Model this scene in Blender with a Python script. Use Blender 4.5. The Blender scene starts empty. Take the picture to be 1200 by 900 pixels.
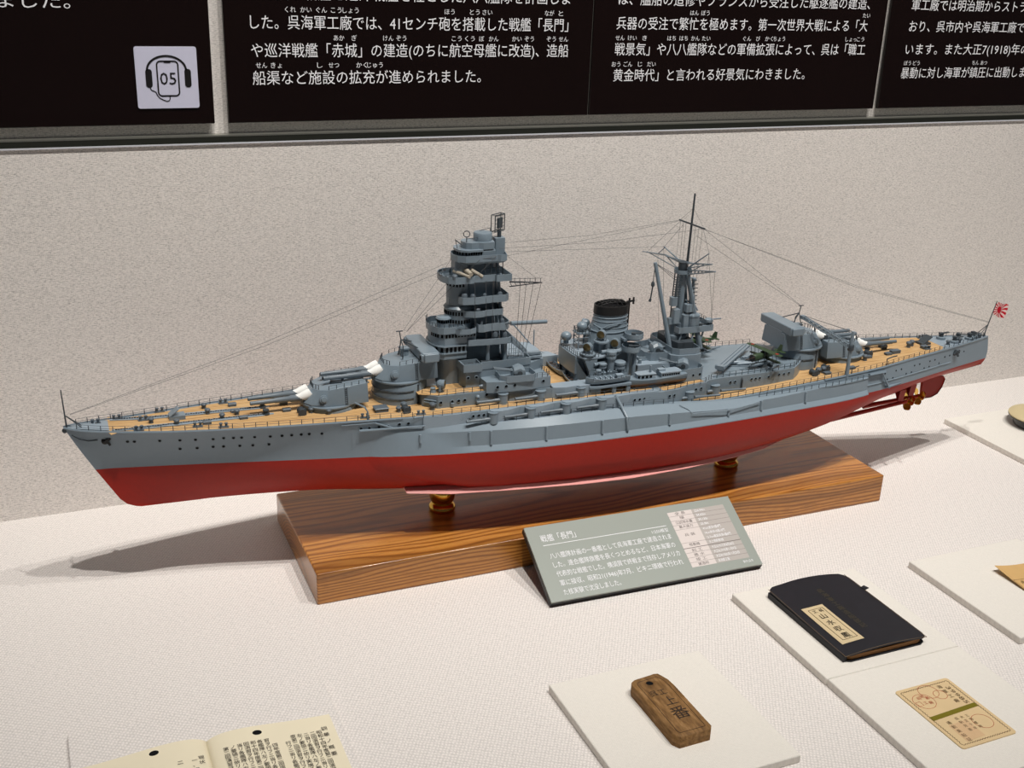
import bpy, bmesh, math, random
from mathutils import Vector, Matrix
random.seed(7)
PI = math.pi
scn = bpy.context.scene
COL = scn.collection

# ------------------------------------------------------------------ camera, light, exposure
U = 0.4832                       # metres per camera height; the ship model is 1/250
cam_d = bpy.data.cameras.new('camera')
cam = bpy.data.objects.new('camera', cam_d)
COL.objects.link(cam)
scn.camera = cam
cam_d.sensor_width = 36.0
cam_d.lens = 1323.07 / 1200 * 36.0
cam_d.clip_start = 0.01
YAW, PITCH, ROLL = 0.41277, 0.36299, 0.03578
_w = Vector((math.sin(YAW) * math.cos(PITCH), math.cos(YAW) * math.cos(PITCH), -math.sin(PITCH)))
_r = Vector((math.cos(YAW), -math.sin(YAW), 0))
_u = _r.cross(_w)
_r2 = _r * math.cos(ROLL) + _u * math.sin(ROLL)
_u2 = _u * math.cos(ROLL) - _r * math.sin(ROLL)
cam.matrix_world = Matrix(((_r2.x, _u2.x, -_w.x, 0), (_r2.y, _u2.y, -_w.y, 0), (_r2.z, _u2.z, -_w.z, U), (0, 0, 0, 1)))

world = bpy.data.worlds.new('World')
scn.world = world
world.use_nodes = True
world.node_tree.nodes['Background'].inputs[0].default_value = (0.93, 0.95, 1.0, 1)
world.node_tree.nodes['Background'].inputs[1].default_value = 0.055

def spot(name, loc, target, power, angle, blend, radius, col):
    d = bpy.data.lights.new(name, 'SPOT')
    d.energy = power; d.spot_size = angle; d.spot_blend = blend; d.shadow_soft_size = radius; d.color = col
    o = bpy.data.objects.new(name, d); COL.objects.link(o)
    o.location = loc
    o.rotation_euler = (Vector(target) - Vector(loc)).to_track_quat('-Z', 'Y').to_euler()
    return o
WARM = (1.0, 0.965, 0.91)
spot('ceiling_spot', (0.197 * U, 0.03 * U, 5.2 * U), (0.45 * U, 2.55 * U, 0), 132, math.radians(52), 1.0, 0.020, WARM)
spot('ceiling_spot', (1.40 * U, 0.03 * U, 5.2 * U), (1.30 * U, 2.55 * U, 0), 128, math.radians(52), 1.0, 0.020, WARM)
spot('ceiling_spot', (2.75 * U, 0.03 * U, 5.2 * U), (1.75 * U, 2.45 * U, 0), 94, math.radians(56), 1.0, 0.020, WARM)
def area(name, loc, target, power, sx, sy, col):
    d = bpy.data.lights.new(name, 'AREA'); d.shape = 'RECTANGLE'; d.size = sx; d.size_y = sy; d.energy = power; d.color = col
    o = bpy.data.objects.new(name, d); COL.objects.link(o); o.location = loc
    o.rotation_euler = (Vector(target) - Vector(loc)).to_track_quat('-Z', 'Y').to_euler()
    return o
area('gallery_light', (0.6, -1.2, 2.3), (0.5, 1.0, 0.2), 0.8, 2.4, 0.8, (0.95, 0.95, 1.0))
scn.view_settings.view_transform = 'Standard'
scn.view_settings.look = 'None'
scn.view_settings.gamma = 1.0
scn.view_settings.use_curve_mapping = False
scn.view_settings.exposure = 0.0

# ------------------------------------------------------------------ materials
def s2l(c):
    return tuple((v / 12.92 if v <= 0.04045 else ((v + 0.055) / 1.055) ** 2.4) for v in (x / 255 for x in c))
class NT:
    def __init__(s, name):
        s.m = bpy.data.materials.new(name); s.m.use_nodes = True
        s.t = s.m.node_tree; s.b = s.t.nodes['Principled BSDF']
    def n(s, typ, **kw):
        nd = s.t.nodes.new(typ)
        for k_, v in kw.items():
            if k_ in nd.inputs.keys() if not hasattr(nd, k_) else False: nd.inputs[k_].default_value = v
            elif hasattr(nd, k_): setattr(nd, k_, v)
            else: nd.inputs[k_].default_value = v
        return nd
    def l(s, a, b): s.t.links.new(a, b)
    def coord(s, scale=(1, 1, 1), rot=(0, 0, 0), loc=(0, 0, 0)):
        tc = s.n('ShaderNodeTexCoord'); mp = s.n('ShaderNodeMapping')
        s.l(tc.outputs['Object'], mp.inputs[0])
        mp.inputs['Scale'].default_value = scale; mp.inputs['Rotation'].default_value = rot; mp.inputs['Location'].default_value = loc
        return mp.outputs[0]
    def noise(s, vec, scale, detail=4, rough=0.55, dist=0.0):
        nd = s.n('ShaderNodeTexNoise'); s.l(vec, nd.inputs['Vector'])
        nd.inputs['Scale'].default_value = scale; nd.inputs['Detail'].default_value = detail
        nd.inputs['Roughness'].default_value = rough; nd.inputs['Distortion'].default_value = dist
        return nd.outputs['Fac']
    def wave(s, vec, scale, dist=0, detail=2, direction='X', typ='BANDS', dscale=1.0):
        nd = s.n('ShaderNodeTexWave'); s.l(vec, nd.inputs['Vector']); nd.wave_type = typ
        if typ == 'BANDS': nd.bands_direction = direction
        else: nd.rings_direction = direction
        nd.inputs['Scale'].default_value = scale; nd.inputs['Distortion'].default_value = dist
        nd.inputs['Detail'].default_value = detail; nd.inputs['Detail Scale'].default_value = dscale
        return nd.outputs['Fac']
    def ramp(s, fac, stops, interp='LINEAR'):
        nd = s.n('ShaderNodeValToRGB'); s.l(fac, nd.inputs[0]); r = nd.color_ramp; r.interpolation = interp
        while len(r.elements) > 1: r.elements.remove(r.elements[-1])
        r.elements[0].position = stops[0][0]; r.elements[0].color = (*stops[0][1], 1)
        for p_, c in stops[1:]:
            e = r.elements.new(p_); e.color = (*c, 1)
        return nd.outputs[0]
    def math(s, op, a, b=None):
        nd = s.n('ShaderNodeMath'); nd.operation = op
        for i, v in enumerate((a, b)):
            if v is None: continue
            if isinstance(v, (int, float)): nd.inputs[i].default_value = v
            else: s.l(v, nd.inputs[i])
        return nd.outputs[0]
    def mix(s, fac, a, b, blend='MIX'):
        nd = s.n('ShaderNodeMix'); nd.data_type = 'RGBA'; nd.blend_type = blend
        for i, v in ((0, fac), (6, a), (7, b)):
            if isinstance(v, (int, float)): nd.inputs[i].default_value = v
            elif isinstance(v, tuple): nd.inputs[i].default_value = (*v, 1) if len(v) == 3 else v
            else: s.l(v, nd.inputs[i])
        return nd.outputs[2]
    def bump(s, h, strength, dist):
        nd = s.n('ShaderNodeBump'); s.l(h, nd.inputs['Height'])
        nd.inputs['Strength'].default_value = strength; nd.inputs['Distance'].default_value = dist
        s.l(nd.outputs[0], s.b.inputs['Normal'])
    def set(s, col=None, rough=0.5, metal=0.0, spec=0.5, coat=0.0):
        if col is not None:
            if isinstance(col, tuple): s.b.inputs['Base Color'].default_value = (*col, 1)
            else: s.l(col, s.b.inputs['Base Color'])
        s.b.inputs['Roughness'].default_value = rough; s.b.inputs['Metallic'].default_value = metal
        s.b.inputs['Specular IOR Level'].default_value = spec; s.b.inputs['Coat Weight'].default_value = coat
        return s.m

def mat_plain(name, rgb, rough=0.5, metal=0.0, spec=0.5, coat=0.0, var=0.06, nscale=400.0):
    t = NT(name); c = s2l(rgb)
    f = t.noise(t.coord(), nscale, 3)
    col = t.mix(f, tuple(x * (1 - var) for x in c), tuple(min(1, x * (1 + var)) for x in c))
    return t.set(col, rough, metal, spec, coat)

def mat_fabric(name, rgb, plane='xy', scale=150.0, contrast=0.10, rot=0.6, bump=0.35):
    t = NT(name); c = s2l(rgb)
    rots = {'xy': (0, 0, rot), 'xz': (0, rot, 0)}[plane]
    up = 1 if plane == 'xy' else 2
    v = t.coord(rot=rots)
    sc = [1, 1, 1]; sc[up] = 3.2 if plane == 'xy' else 3.6
    warp = t.noise(t.coord(scale=tuple(sc), rot=rots), scale * 2.2, 3, 0.65)       # short threads lying across
    sc = [3.0, 1, 1]
    weft = t.noise(t.coord(scale=tuple(sc), rot=rots), scale * 2.2, 2, 0.6)
    a = t.wave(v, scale * 1.15, 2.5, 2, 'X', dscale=1.4)
    b = t.wave(v, scale * 1.05, 2.5, 2, 'Y' if plane == 'xy' else 'Z', dscale=1.4)
    w = t.math('MULTIPLY', a, b)
    big = t.noise(t.coord(), 14, 4, 0.6)
    gw = 0.38 if plane == 'xy' else 0.10
    h = t.math('ADD', t.math('MULTIPLY', w, gw), t.math('ADD', t.math('MULTIPLY', warp, 0.45 if plane == 'xy' else 0.85), t.math('MULTIPLY', weft, 0.30 if plane == 'xy' else 0.12)))
    col = t.ramp(h, [(0.28, tuple(x * (1 - contrast * 1.8) for x in c)), (0.50, c), (0.78, tuple(min(1, x * (1 + contrast)) for x in c))])
    col = t.mix(t.math('MULTIPLY', big, 0.08), col, tuple(x * 0.8 for x in c))
    t.bump(h, bump, 0.0006)
    return t.set(col, 0.95, 0, 0.12)

M = {}
M['wall'] = mat_fabric('wall fabric', (226, 220, 215), 'xz', 190, 0.30, 0.04, 0.5)
M['floor'] = mat_fabric('floor fabric', (228, 222, 218), 'xy', 120, 0.13, 0.55, 0.5)
M['board'] = mat_fabric('mount fabric', (230, 225, 217), 'xy', 260, 0.06, 0.2, 0.2)
M['board_side'] = mat_fabric('mount fabric side', (212, 208, 199), 'xz', 260, 0.05, 0.2, 0.2)
M['grey'] = mat_plain('ship grey paint', (120, 134, 145), 0.32, 0, 0.55, var=0.05)
M['grey_deck'] = mat_plain('ship grey deck paint', (140, 154, 166), 0.38, 0, 0.5, var=0.05)
M['grey_mid'] = mat_plain('ship grey with side shade', (88, 98, 107), 0.45, 0, 0.4)  # ship grey darkened: side shading of bollards, vents, hatches put into the colour
M['grey_dark'] = mat_plain('ship dark grey', (60, 67, 73), 0.5, 0, 0.4)
M['line'] = mat_plain('rigging thread', (92, 92, 94), 0.8, 0, 0.2)
M['rail'] = mat_plain('rail wire', (62, 69, 75), 0.5, 0.0, 0.3)
M['gun'] = mat_plain('gun metal grey', (104, 115, 124), 0.38, 0.0, 0.5)
M['black'] = mat_plain('black paint', (22, 22, 24), 0.45, 0, 0.4)
M['dark'] = mat_plain('dark opening', (16, 18, 20), 0.8, 0, 0.1)
M['white'] = mat_plain('white canvas', (243, 243, 240), 0.8, 0, 0.2, var=0.03)
M['redh'] = mat_plain('antifouling red', (148, 26, 9), 0.42, 0, 0.4, var=0.05)
M['pinkh'] = mat_plain('lit red edge', (232, 158, 152), 0.45, 0, 0.4)  # hull red paled: overhead light on the bilge keels put into the colour
M['brass'] = mat_plain('polished brass', (216, 176, 84), 0.18, 1.0, 0.5, var=0.08)
M['lens'] = mat_plain('brass lens', (104, 92, 64), 0.25, 0.6, 0.5)
M['green'] = mat_plain('dark green paint', (48, 66, 44), 0.5, 0, 0.4)
M['brownhull'] = mat_plain('boat bottom brown', (112, 92, 80), 0.55, 0, 0.3)
M['canvas'] = mat_plain('beige canvas', (168, 160, 146), 0.8, 0, 0.2)
M['flagred'] = mat_plain('flag red', (190, 24, 44), 0.8, 0, 0.1)
M['flagwhite'] = mat_plain('flag white', (226, 200, 196), 0.8, 0, 0.1)
M['rail_dark'] = mat_plain('dark rail metal', (58, 60, 54), 0.35, 0.6, 0.5)
M['rail_light'] = mat_plain('pale rail metal', (150, 150, 142), 0.3, 0.7, 0.5)
M['trim_white'] = mat_plain('white metal trim', (226, 228, 236), 0.3, 0.2, 0.5)
M['panel'] = mat_plain('black panel', (20, 10, 9), 0.22, 0, 0.35, var=0.2, nscale=6)
M['text_white'] = mat_plain('white lettering', (238, 238, 242), 0.6, 0, 0.2, var=0.02)
M['sign'] = mat_plain('pale lavender plate', (206, 206, 226), 0.4, 0, 0.3, var=0.02)
M['ink'] = mat_plain('black ink', (26, 24, 26), 0.6, 0, 0.2)

def mat_hull():
    t = NT('hull paint'); v = t.coord()
    sep = t.n('ShaderNodeSeparateXYZ'); t.l(v, sep.inputs[0])
    f = t.math('GREATER_THAN', sep.outputs[2], HK * k)
    nz = t.noise(v, 300, 3)
    g = t.mix(nz, tuple(x * .96 for x in s2l((128, 142, 153))), tuple(x * 1.04 for x in s2l((128, 142, 153))))
    r = t.mix(nz, tuple(x * .95 for x in s2l((152, 25, 8))), tuple(x * 1.05 for x in s2l((164, 28, 8))))
    t.l(t.math('ADD', t.math('MULTIPLY', f, -0.16), 0.52), t.b.inputs['Roughness'])
    m = t.set(t.mix(f, r, g), 0.40, 0, 0.35); return m
k = 0.004
HK = 10.55
M['hull'] = mat_hull()

def mat_deck():
    t = NT('deck planking')
    v = t.coord(scale=(.04, 1, 1))
    n1 = t.noise(v, 520, 2, 0.6)
    n2 = t.noise(t.coord(scale=(.12, 1, 1)), 160, 3, 0.5)
    seam = t.wave(t.coord(), 0.314 / (0.62 * k), 0.25, 1, 'Y', dscale=0.2)
    col = t.ramp(n1, [(0.3, s2l((168, 128, 82))), (0.5, s2l((204, 166, 116))), (0.7, s2l((220, 186, 138)))])
    col = t.mix(t.math('MULTIPLY', n2, 0.4), col, s2l((190, 148, 96)))
    dk = t.math('LESS_THAN', seam, 0.16)
    col = t.mix(t.math('MULTIPLY', dk, 0.38), col, s2l((92, 62, 34)))
    return t.set(col, 0.5, 0, 0.3)
M['deck'] = mat_deck()

def mat_wood():
    t = NT('oak base wood')
    v = t.coord(scale=(0.16, 1, 1))
    nz = t.n('ShaderNodeTexNoise'); t.l(v, nz.inputs['Vector']); nz.inputs['Scale'].default_value = 13; nz.inputs['Detail'].default_value = 3
    va = t.n('ShaderNodeVectorMath'); va.operation = 'MULTIPLY_ADD'
    t.l(nz.outputs['Color'], va.inputs[0]); va.inputs[1].default_value = (0.0, 0.060, 0.022)
    mp = t.coord(scale=(0.06, 1, 1), loc=(0, -0.02, 0.050)); t.l(mp, va.inputs[2])
    ring = t.wave(va.outputs[0], 120, 1.2, 3, 'X', 'RINGS', 2.0)
    broad = t.wave(va.outputs[0], 9, 1.0, 2, 'X', 'RINGS', 2.0)
    fine = t.noise(t.coord(scale=(0.05, 1, 1)), 800, 3, 0.6)
    pores = t.noise(t.coord(scale=(0.04, 1, 1)), 1500, 2, 0.6)
    col = t.ramp(ring, [(0.0, s2l((126, 76, 28))), (0.14, s2l((150, 94, 38))), (0.45, s2l((186, 124, 56))), (1.0, s2l((198, 138, 68)))])
    bl = t.ramp(broad, [(0.0, (1, 1, 1)), (0.035, (1, 1, 1)), (0.07, (0, 0, 0))])
    col = t.mix(t.math('MULTIPLY', bl, 0.42), col, s2l((70, 36, 10)))
    col = t.mix(t.math('MULTIPLY', fine, 0.45), col, s2l((158, 98, 40)))
    pf = t.math('GREATER_THAN', pores, 0.60)
    col = t.mix(t.math('MULTIPLY', pf, 0.40), col, s2l((104, 58, 20)))
    m = t.set(col, 0.28, 0, 0.5, 0.3)
    t.b.inputs['Coat Roughness'].default_value = 0.12
    return m
M['wood'] = mat_wood()

# ------------------------------------------------------------------ mesh helpers (ship parts in ship metres: S aft of bow, T to port, H above waterline)
S0 = 112.0
class MB:
    """collects geometry in plain coordinates; conv turns them into local metres"""
    def __init__(s, mode='abs'):
        s.v = []; s.f = []; s.mi = []; s.mode = mode; s.cur = 0
    def conv(s, p):
        if s.mode == 'abs': return ((p[0] - S0) * k, -p[1] * k, (p[2] + HK) * k)
        if s.mode == 'rel': return (p[0] * k, -p[1] * k, p[2] * k)
        return tuple(p)
    def add(s, vs, fs):
        b = len(s.v); s.v += [tuple(x) for x in vs]; s.f += [tuple(i + b for i in f) for f in fs]; s.mi += [s.cur] * len(fs)
        return s
    def box(s, c, d, rz=0.0, ry=0.0, rx=0.0):
        R = Matrix.Rotation(rz, 3, 'Z') @ Matrix.Rotation(ry, 3, 'Y') @ Matrix.Rotation(rx, 3, 'X')
        vs = []
        for z in (-.5, .5):
            for x, y in ((-.5, -.5), (.5, -.5), (.5, .5), (-.5, .5)):
                vs.append(Vector(c) + R @ Vector((x * d[0], y * d[1], z * d[2])))
        return s.add(vs, [(3, 2, 1, 0), (4, 5, 6, 7), (0, 1, 5, 4), (1, 2, 6, 5), (2, 3, 7, 6), (3, 0, 4, 7)])
    def loft(s, rings, close=True, cap0=True, cap1=True):
        n = len(rings[0]); b = len(s.v); fs = []
        for r in rings: s.v += [tuple(x) for x in r]
        for i in range(len(rings) - 1):
            for j in range(n if close else n - 1):
                jj = (j + 1) % n
                fs.append((b + i * n + j, b + i * n + jj, b + (i + 1) * n + jj, b + (i + 1) * n + j))
        if cap0: fs.append(tuple(b + j for j in reversed(range(n))))
        if cap1: fs.append(tuple(b + (len(rings) - 1) * n + j for j in range(n)))
        s.f += fs; s.mi += [s.cur] * len(fs)
        return s
    def prism(s, poly, h0, h1, poly2=None):
        p2 = poly2 or poly
        return s.loft([[(x, y, h0) for x, y in poly], [(x, y, h1) for x, y in p2]])
    def tube(s, a, b, r, r2=None, n=8, caps=True):
        a = Vector(a); b = Vector(b); r2 = r if r2 is None else r2
        d = (b - a); 
        if d.length < 1e-9: return s
        d.normalize(); up = Vector((0, 0, 1)) if abs(d.z) < .9 else Vector((1, 0, 0))
        x = d.cross(up).normalized(); y = d.cross(x)
        rg = [[p + (x * math.cos(2 * PI * i / n) + y * math.sin(2 * PI * i / n)) * q for i in range(n)] for p, q in ((a, r), (b, r2))]
        return s.loft(rg, True, caps, caps)
    def path(s, pts, r, n=6):
        pts = [Vector(p) for p in pts]; rings = []
        for i, p in enumerate(pts):
            d = (pts[min(i + 1, len(pts) - 1)] - pts[max(i - 1, 0)]).normalized()
            up = Vector((0, 0, 1)) if abs(d.z) < .9 else Vector((1, 0, 0))
            x = d.cross(up).normalized(); y = d.cross(x)
            rr = r[i] if isinstance(r, (list, tuple)) else r
            rings.append([p + (x * math.cos(2 * PI * j / n) + y * math.sin(2 * PI * j / n)) * rr for j in range(n)])
        return s.loft(rings)
    def lathe(s, c, prof, n=24, sx=1.0, sy=1.0, cap0=True, cap1=True):
        rg = [[(c[0] + r * sx * math.cos(2 * PI * i / n), c[1] + r * sy * math.sin(2 * PI * i / n), c[2] + h) for i in range(n)] for r, h in prof]
        return s.loft(rg, True, cap0, cap1)
    def cyl(s, c, r, h0, h1, n=20, r2=None):
        return s.lathe((c[0], c[1], 0), [(r, h0), (r if r2 is None else r2, h1)], n)
    def ball(s, c, r, n=14, m=8, sz=1.0):
        return s.lathe(c, [(max(1e-4, r * math.sin(PI * i / m)), -r * sz * math.cos(PI * i / m)) for i in range(m + 1)], n, cap0=False, cap1=False)
    def axle(s, c, axis, prof, n=16):
        """lathe about any axis: prof = (radius, distance along axis)"""
        d = Vector(axis).normalized(); up = Vector((0, 0, 1)) if abs(d.z) < .9 else Vector((1, 0, 0))
        x = d.cross(up).normalized(); y = d.cross(x); c = Vector(c)
        return s.loft([[c + d * q + (x * math.cos(2 * PI * i / n) + y * math.sin(2 * PI * i / n)) * r for i in range(n)] for r, q in prof])
    def tub(s, poly, hb, hf, ht, th=0.14, polyb=None):
        """platform with bulwark: bottom hb, floor hf, wall top ht"""
        inn = inset(poly, th)
        pb = polyb or poly
        n = len(poly); b = len(s.v)
        R = [[(x, y, hb) for x, y in pb], [(x, y, hf) for x, y in poly] , [(x, y, ht) for x, y in poly], [(x, y, ht) for x, y in inn], [(x, y, hf) for x, y in inn]]
        return s.loft(R)
    def build(s, name, mat, parent=None, loc=None, rot=(0, 0, 0), sharp=35, mats=None):
        me = bpy.data.meshes.new(name)
        me.from_pydata([s.conv(p) for p in s.v], [], s.f)
        for m_ in (mats or [mat]): me.materials.append(m_)
        if mats:
            for p_, i in zip(me.polygons, s.mi): p_.material_index = i
        bm = bmesh.new(); bm.from_mesh(me)
        bmesh.ops.recalc_face_normals(bm, faces=bm.faces); bm.to_mesh(me); bm.free()
        for p_ in me.polygons: p_.use_smooth = True
        me.set_sharp_from_angle(angle=math.radians(sharp))
        o = bpy.data.objects.new(name, me); COL.objects.link(o)
        if parent is not None: o.parent = parent
        if loc is not None: o.location = loc
        o.rotation_euler = rot
        return o

def inset(poly, d):
    n = len(poly); out = []
    area_ = sum(poly[i][0] * poly[(i + 1) % n][1] - poly[(i + 1) % n][0] * poly[i][1] for i in range(n))
    sg = 1 if area_ > 0 else -1
    for i in range(n):
        p0 = Vector(poly[i - 1]); p1 = Vector(poly[i]); p2 = Vector(poly[(i + 1) % n])
        e1 = (p1 - p0).normalized(); e2 = (p2 - p1).normalized()
        n1 = Vector((-e1.y, e1.x)) * sg; n2 = Vector((-e2.y, e2.x)) * sg
        m_ = (n1 + n2); 
        if m_.length < 1e-6: m_ = n1
        m_.normalize(); c_ = max(0.35, m_.dot(n1))
        q = p1 + m_ * d / c_; out.append((q.x, q.y))
    return out
def A(S, T, H): return ((S - S0) * k, -T * k, (H + HK) * k)      # ship point -> local metres
def ell(cx, cy, rx, ry, n=20, a0=0.0, a1=2 * PI):
    full = abs(a1 - a0 - 2 * PI) < 1e-6
    return [(cx + rx * math.cos(a0 + (a1 - a0) * i / (n if full else n - 1)), cy + ry * math.sin(a0 + (a1 - a0) * i / (n if full else n - 1))) for i in range(n)]
def mir(half):                                                        # half outline (T>=0, fore to aft) -> full outline
    return list(half) + [(x, -y) for x, y in reversed(half) if abs(y) > 1e-6]
def rrect(x0, x1, y0, y1, r, n=4):
    out = []
    for cx, cy, a in ((x1 - r, y1 - r, 0), (x0 + r, y1 - r, PI / 2), (x0 + r, y0 + r, PI), (x1 - r, y0 + r, 1.5 * PI)):
        for i in range(n + 1): out.append((cx + r * math.cos(a + PI / 2 * i / n), cy + r * math.sin(a + PI / 2 * i / n)))
    return out
def empty(name, loc, rz=0.0):
    o = bpy.data.objects.new(name, None); COL.objects.link(o); o.location = loc; o.rotation_euler = (0, 0, rz); o.empty_display_size = 0.02
    return o
def tag(o, label, cat, group=None):
    o['label'] = label; o['category'] = cat
    if group: o['group'] = group
    return o
def struct(o, label=None):
    o['kind'] = 'structure'
    if label: o['label'] = label
    return o
def dup(o, loc=None, rot=None, parent=None):
    c = o.copy(); COL.objects.link(c)
    if parent is not None: c.parent = parent
    if loc is not None: c.location = loc
    if rot is not None: c.rotation_euler = rot
    for ch in list(o.children):
        d = ch.copy(); COL.objects.link(d); d.parent = c
    return c
def interp(x, tab):
    if x <= tab[0][0]: return tab[0][1]
    for (a, b), (c, d) in zip(tab, tab[1:]):
        if x <= c: return b + (d - b) * (x - a) / (c - a)
    return tab[-1][1]
def smooth(x, tab):                                                   # monotone-ish cubic through the table
    if x <= tab[0][0]: return tab[0][1]
    if x >= tab[-1][0]: return tab[-1][1]
    for i in range(len(tab) - 1):
        if x <= tab[i + 1][0]: break
    x0, y0 = tab[i]; x1, y1 = tab[i + 1]
    def sl(j):
        if j <= 0 or j >= len(tab) - 1: 
            j = min(max(j, 0), len(tab) - 2); return (tab[j + 1][1] - tab[j][1]) / (tab[j + 1][0] - tab[j][0])
        a = (tab[j][1] - tab[j - 1][1]) / (tab[j][0] - tab[j - 1][0]); b = (tab[j + 1][1] - tab[j][1]) / (tab[j + 1][0] - tab[j][0])
        return 0 if a * b <= 0 else 2 * a * b / (a + b)
    h = x1 - x0; t = (x - x0) / h
    return (2 * t**3 - 3 * t**2 + 1) * y0 + (t**3 - 2 * t**2 + t) * h * sl(i) + (-2 * t**3 + 3 * t**2) * y1 + (t**3 - t**2) * h * sl(i + 1)

def text_mesh(body, mat, parent, origin, right, up, width=None, height=None, name='lettering', spacing=1.0, off=0.0):
    """one line of lettering; origin = left end of the baseline (parent space); width = total width, height = em size"""
    cu = bpy.data.curves.new('t', 'FONT'); cu.body = body; cu.resolution_u = 2; cu.space_character = spacing
    ob = bpy.data.objects.new('t', cu); COL.objects.link(ob)
    bpy.context.view_layer.update()
    dg = bpy.context.evaluated_depsgraph_get()
    me = bpy.data.meshes.new_from_object(ob.evaluated_get(dg))
    bpy.data.objects.remove(ob); bpy.data.curves.remove(cu)
    xs = [v.co.x for v in me.vertices]
    if not xs: return None
    x0, x1 = min(xs), max(xs)
    sy = height; sx = height if width is None else width / (x1 - x0)
    if height is None: sy = sx
    R = Vector(right).normalized(); Uv = Vector(up).normalized(); N = R.cross(Uv)
    O = Vector(origin)
    for v in me.vertices:
        v.co = O + R * ((v.co.x - x0 if width else v.co.x) * sx) + Uv * (v.co.y * sy) + N * off
    me.name = name; me.materials.clear(); me.materials.append(mat)
    o = bpy.data.objects.new(name, me); COL.objects.link(o); o.parent = parent
    return o
# ------------------------------------------------------------------ the case: floor, wall, rail
def wbox(name, x0, x1, y0, y1, z0, z1, mat, parent=None, bev=0.0):
    mb = MB('w'); mb.box(((x0 + x1) / 2 * U, (y0 + y1) / 2 * U, (z0 + z1) / 2 * U), ((x1 - x0) * U, (y1 - y0) * U, (z1 - z0) * U))
    o = mb.build(name, mat, parent)
    if bev:
        b = o.modifiers.new('bevel', 'BEVEL'); b.width = bev; b.segments = 2; b.limit_method = 'ANGLE'
    return o
YW = 2.046
struct(wbox('floor', -1.6, 4.2, 0.25, 2.2, -0.06, 0.0, M['floor']), 'pale woven fabric covering the bottom of the display case')
struct(wbox('wall_back', -1.6, 4.2, YW, 2.2, 0.0, 0.6735, M['wall']), 'greige woven fabric wall behind the ship model')
struct(wbox('wall_upper', -1.6, 4.2, 2.064, 2.2, 0.6735, 1.9, M['wall']), 'fabric wall behind the black text panels')
struct(wbox('trim_1', -1.6, 4.2, 2.0432, 2.0639, 0.6745, 0.6850, M['rail_dark']), 'dark metal ledge under the black text panels')
struct(wbox('trim_2', -1.6, 4.2, 2.0428, 2.0639, 0.6850, 0.6876, M['rail_light']), 'pale top lip of the dark ledge')
struct(wbox('trim_3', -1.6, 4.2, 2.0425, 2.0459, 0.6718, 0.6745, M['trim_white']), 'thin white line under the dark ledge')

# ------------------------------------------------------------------ black text panels
YP = 2.050
def pt(x, z, d=0.0008): return (x * U, (YP - d) * U, z * U)
def line(par, body, x0, x1, z, hgt, name='lettering', mat=None):
    return text_mesh(body, mat or M['text_white'], par, pt(x0, z), (1, 0, 0), (0, 0, 1), width=(x1 - x0) * U, height=hgt * U, name=name)
EM = 0.0262
def ruby(par, items, z):
    for body, xc in items:
        w = len(body) * 0.0098
        line(par, body, xc - w / 2, xc + w / 2, z, 0.0112, 'furigana')
def panel(x0, x1, label):
    o = wbox('text_panel', x0, x1, YP, 2.0585, 0.7068, 1.20, M['panel'], None, 0.0006)
    return tag(o, label, 'panel', None)
p1 = panel(-0.45, 0.3127, 'black wall panel with a white headphone sign on its corner')
line(p1, 'されました。', -0.083, 0.0944, 0.8965, EM)
p2 = panel(0.3365, 1.0410, 'black wall panel whose text mentions 41センチ砲, behind the ship bow and tower')
line(p2, 'に対抗し戦艦と巡洋戦艦を柱とした八八艦隊を計画しま', 0.3805, 0.990, 0.9165, EM)
line(p2, 'した。呉海軍工廠では、41センチ砲を搭載した戦艦「長門」', 0.3815, 0.9886, 0.8675, EM)
line(p2, 'や巡洋戦艦「赤城」の建造(のちに航空母艦に改造)、造船', 0.3812, 0.9914, 0.8205, EM)
line(p2, '船渠など施設の拡充が進められました。', 0.3816, 0.8107, 0.7738, EM)
def zx(zx_, s=2.857, x0=270): return x0 + zx_ / s
def px2x(px):                                                          # along the panel row
    return 0.3824 + (px - 293.8) * (0.9886 - 0.3824) / (665.5 - 293.8) + (px - 293.8) * (px - 665.5) * 2.6e-7
ruby(p2, [(b, px2x(270 + q / 2.857)) for b, q in (('くれ', 197), ('かい', 247), ('ぐん', 297), ('こう', 345), ('しょう', 392), ('ほう', 720), ('とう', 805), ('さい', 848), ('なが', 1062), ('と', 1102))], 0.8945)
ruby(p2, [(b, px2x(270 + q / 2.857)) for b, q in (('あか', 352), ('ぎ', 402), ('けん', 515), ('ぞう', 558), ('こう', 745), ('くう', 790), ('ぼ', 830), ('かん', 872), ('かい', 952), ('ぞう', 995), ('ぞう', 1072), ('せん', 1115))], 0.8475)
ruby(p2, [(b, px2x(270 + q / 2.857)) for b, q in (('せん', 97), ('きょ', 145), ('し', 287), ('せつ', 333), ('かく', 425), ('じゅう', 470))], 0.8008)
p3 = panel(1.0432, 1.7515, 'black wall panel whose text mentions 八八艦隊, behind the aft mast')
line(p3, 'は、艦船の造修やフランスから受注した駆逐艦の建造、', 1.0945, 1.7034, 0.9180, EM)
line(p3, '兵器の受注で繁忙を極めます。第一次世界大戦による「大', 1.0932, 1.7043, 0.8725, EM)
line(p3, '戦景気」や八八艦隊などの軍備拡張によって、呉は「職工', 1.0928, 1.7065, 0.8235, EM)
line(p3, '黄金時代」と言われる好景気にわきました。', 1.0930, 1.5549, 0.7735, EM)
def px3x(zx_): px = 680 + zx_ / 2.3077; return 1.0932 + (px - 722) * (1.7043 - 1.0932) / (1015.8 - 722) + (px - 722) * (px - 1015.8) * 3.6e-7
ruby(p3, [(b, px3x(q)) for b, q in (('はん', 298), ('ぼう', 327), ('たい', 768))], 0.8995)
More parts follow.
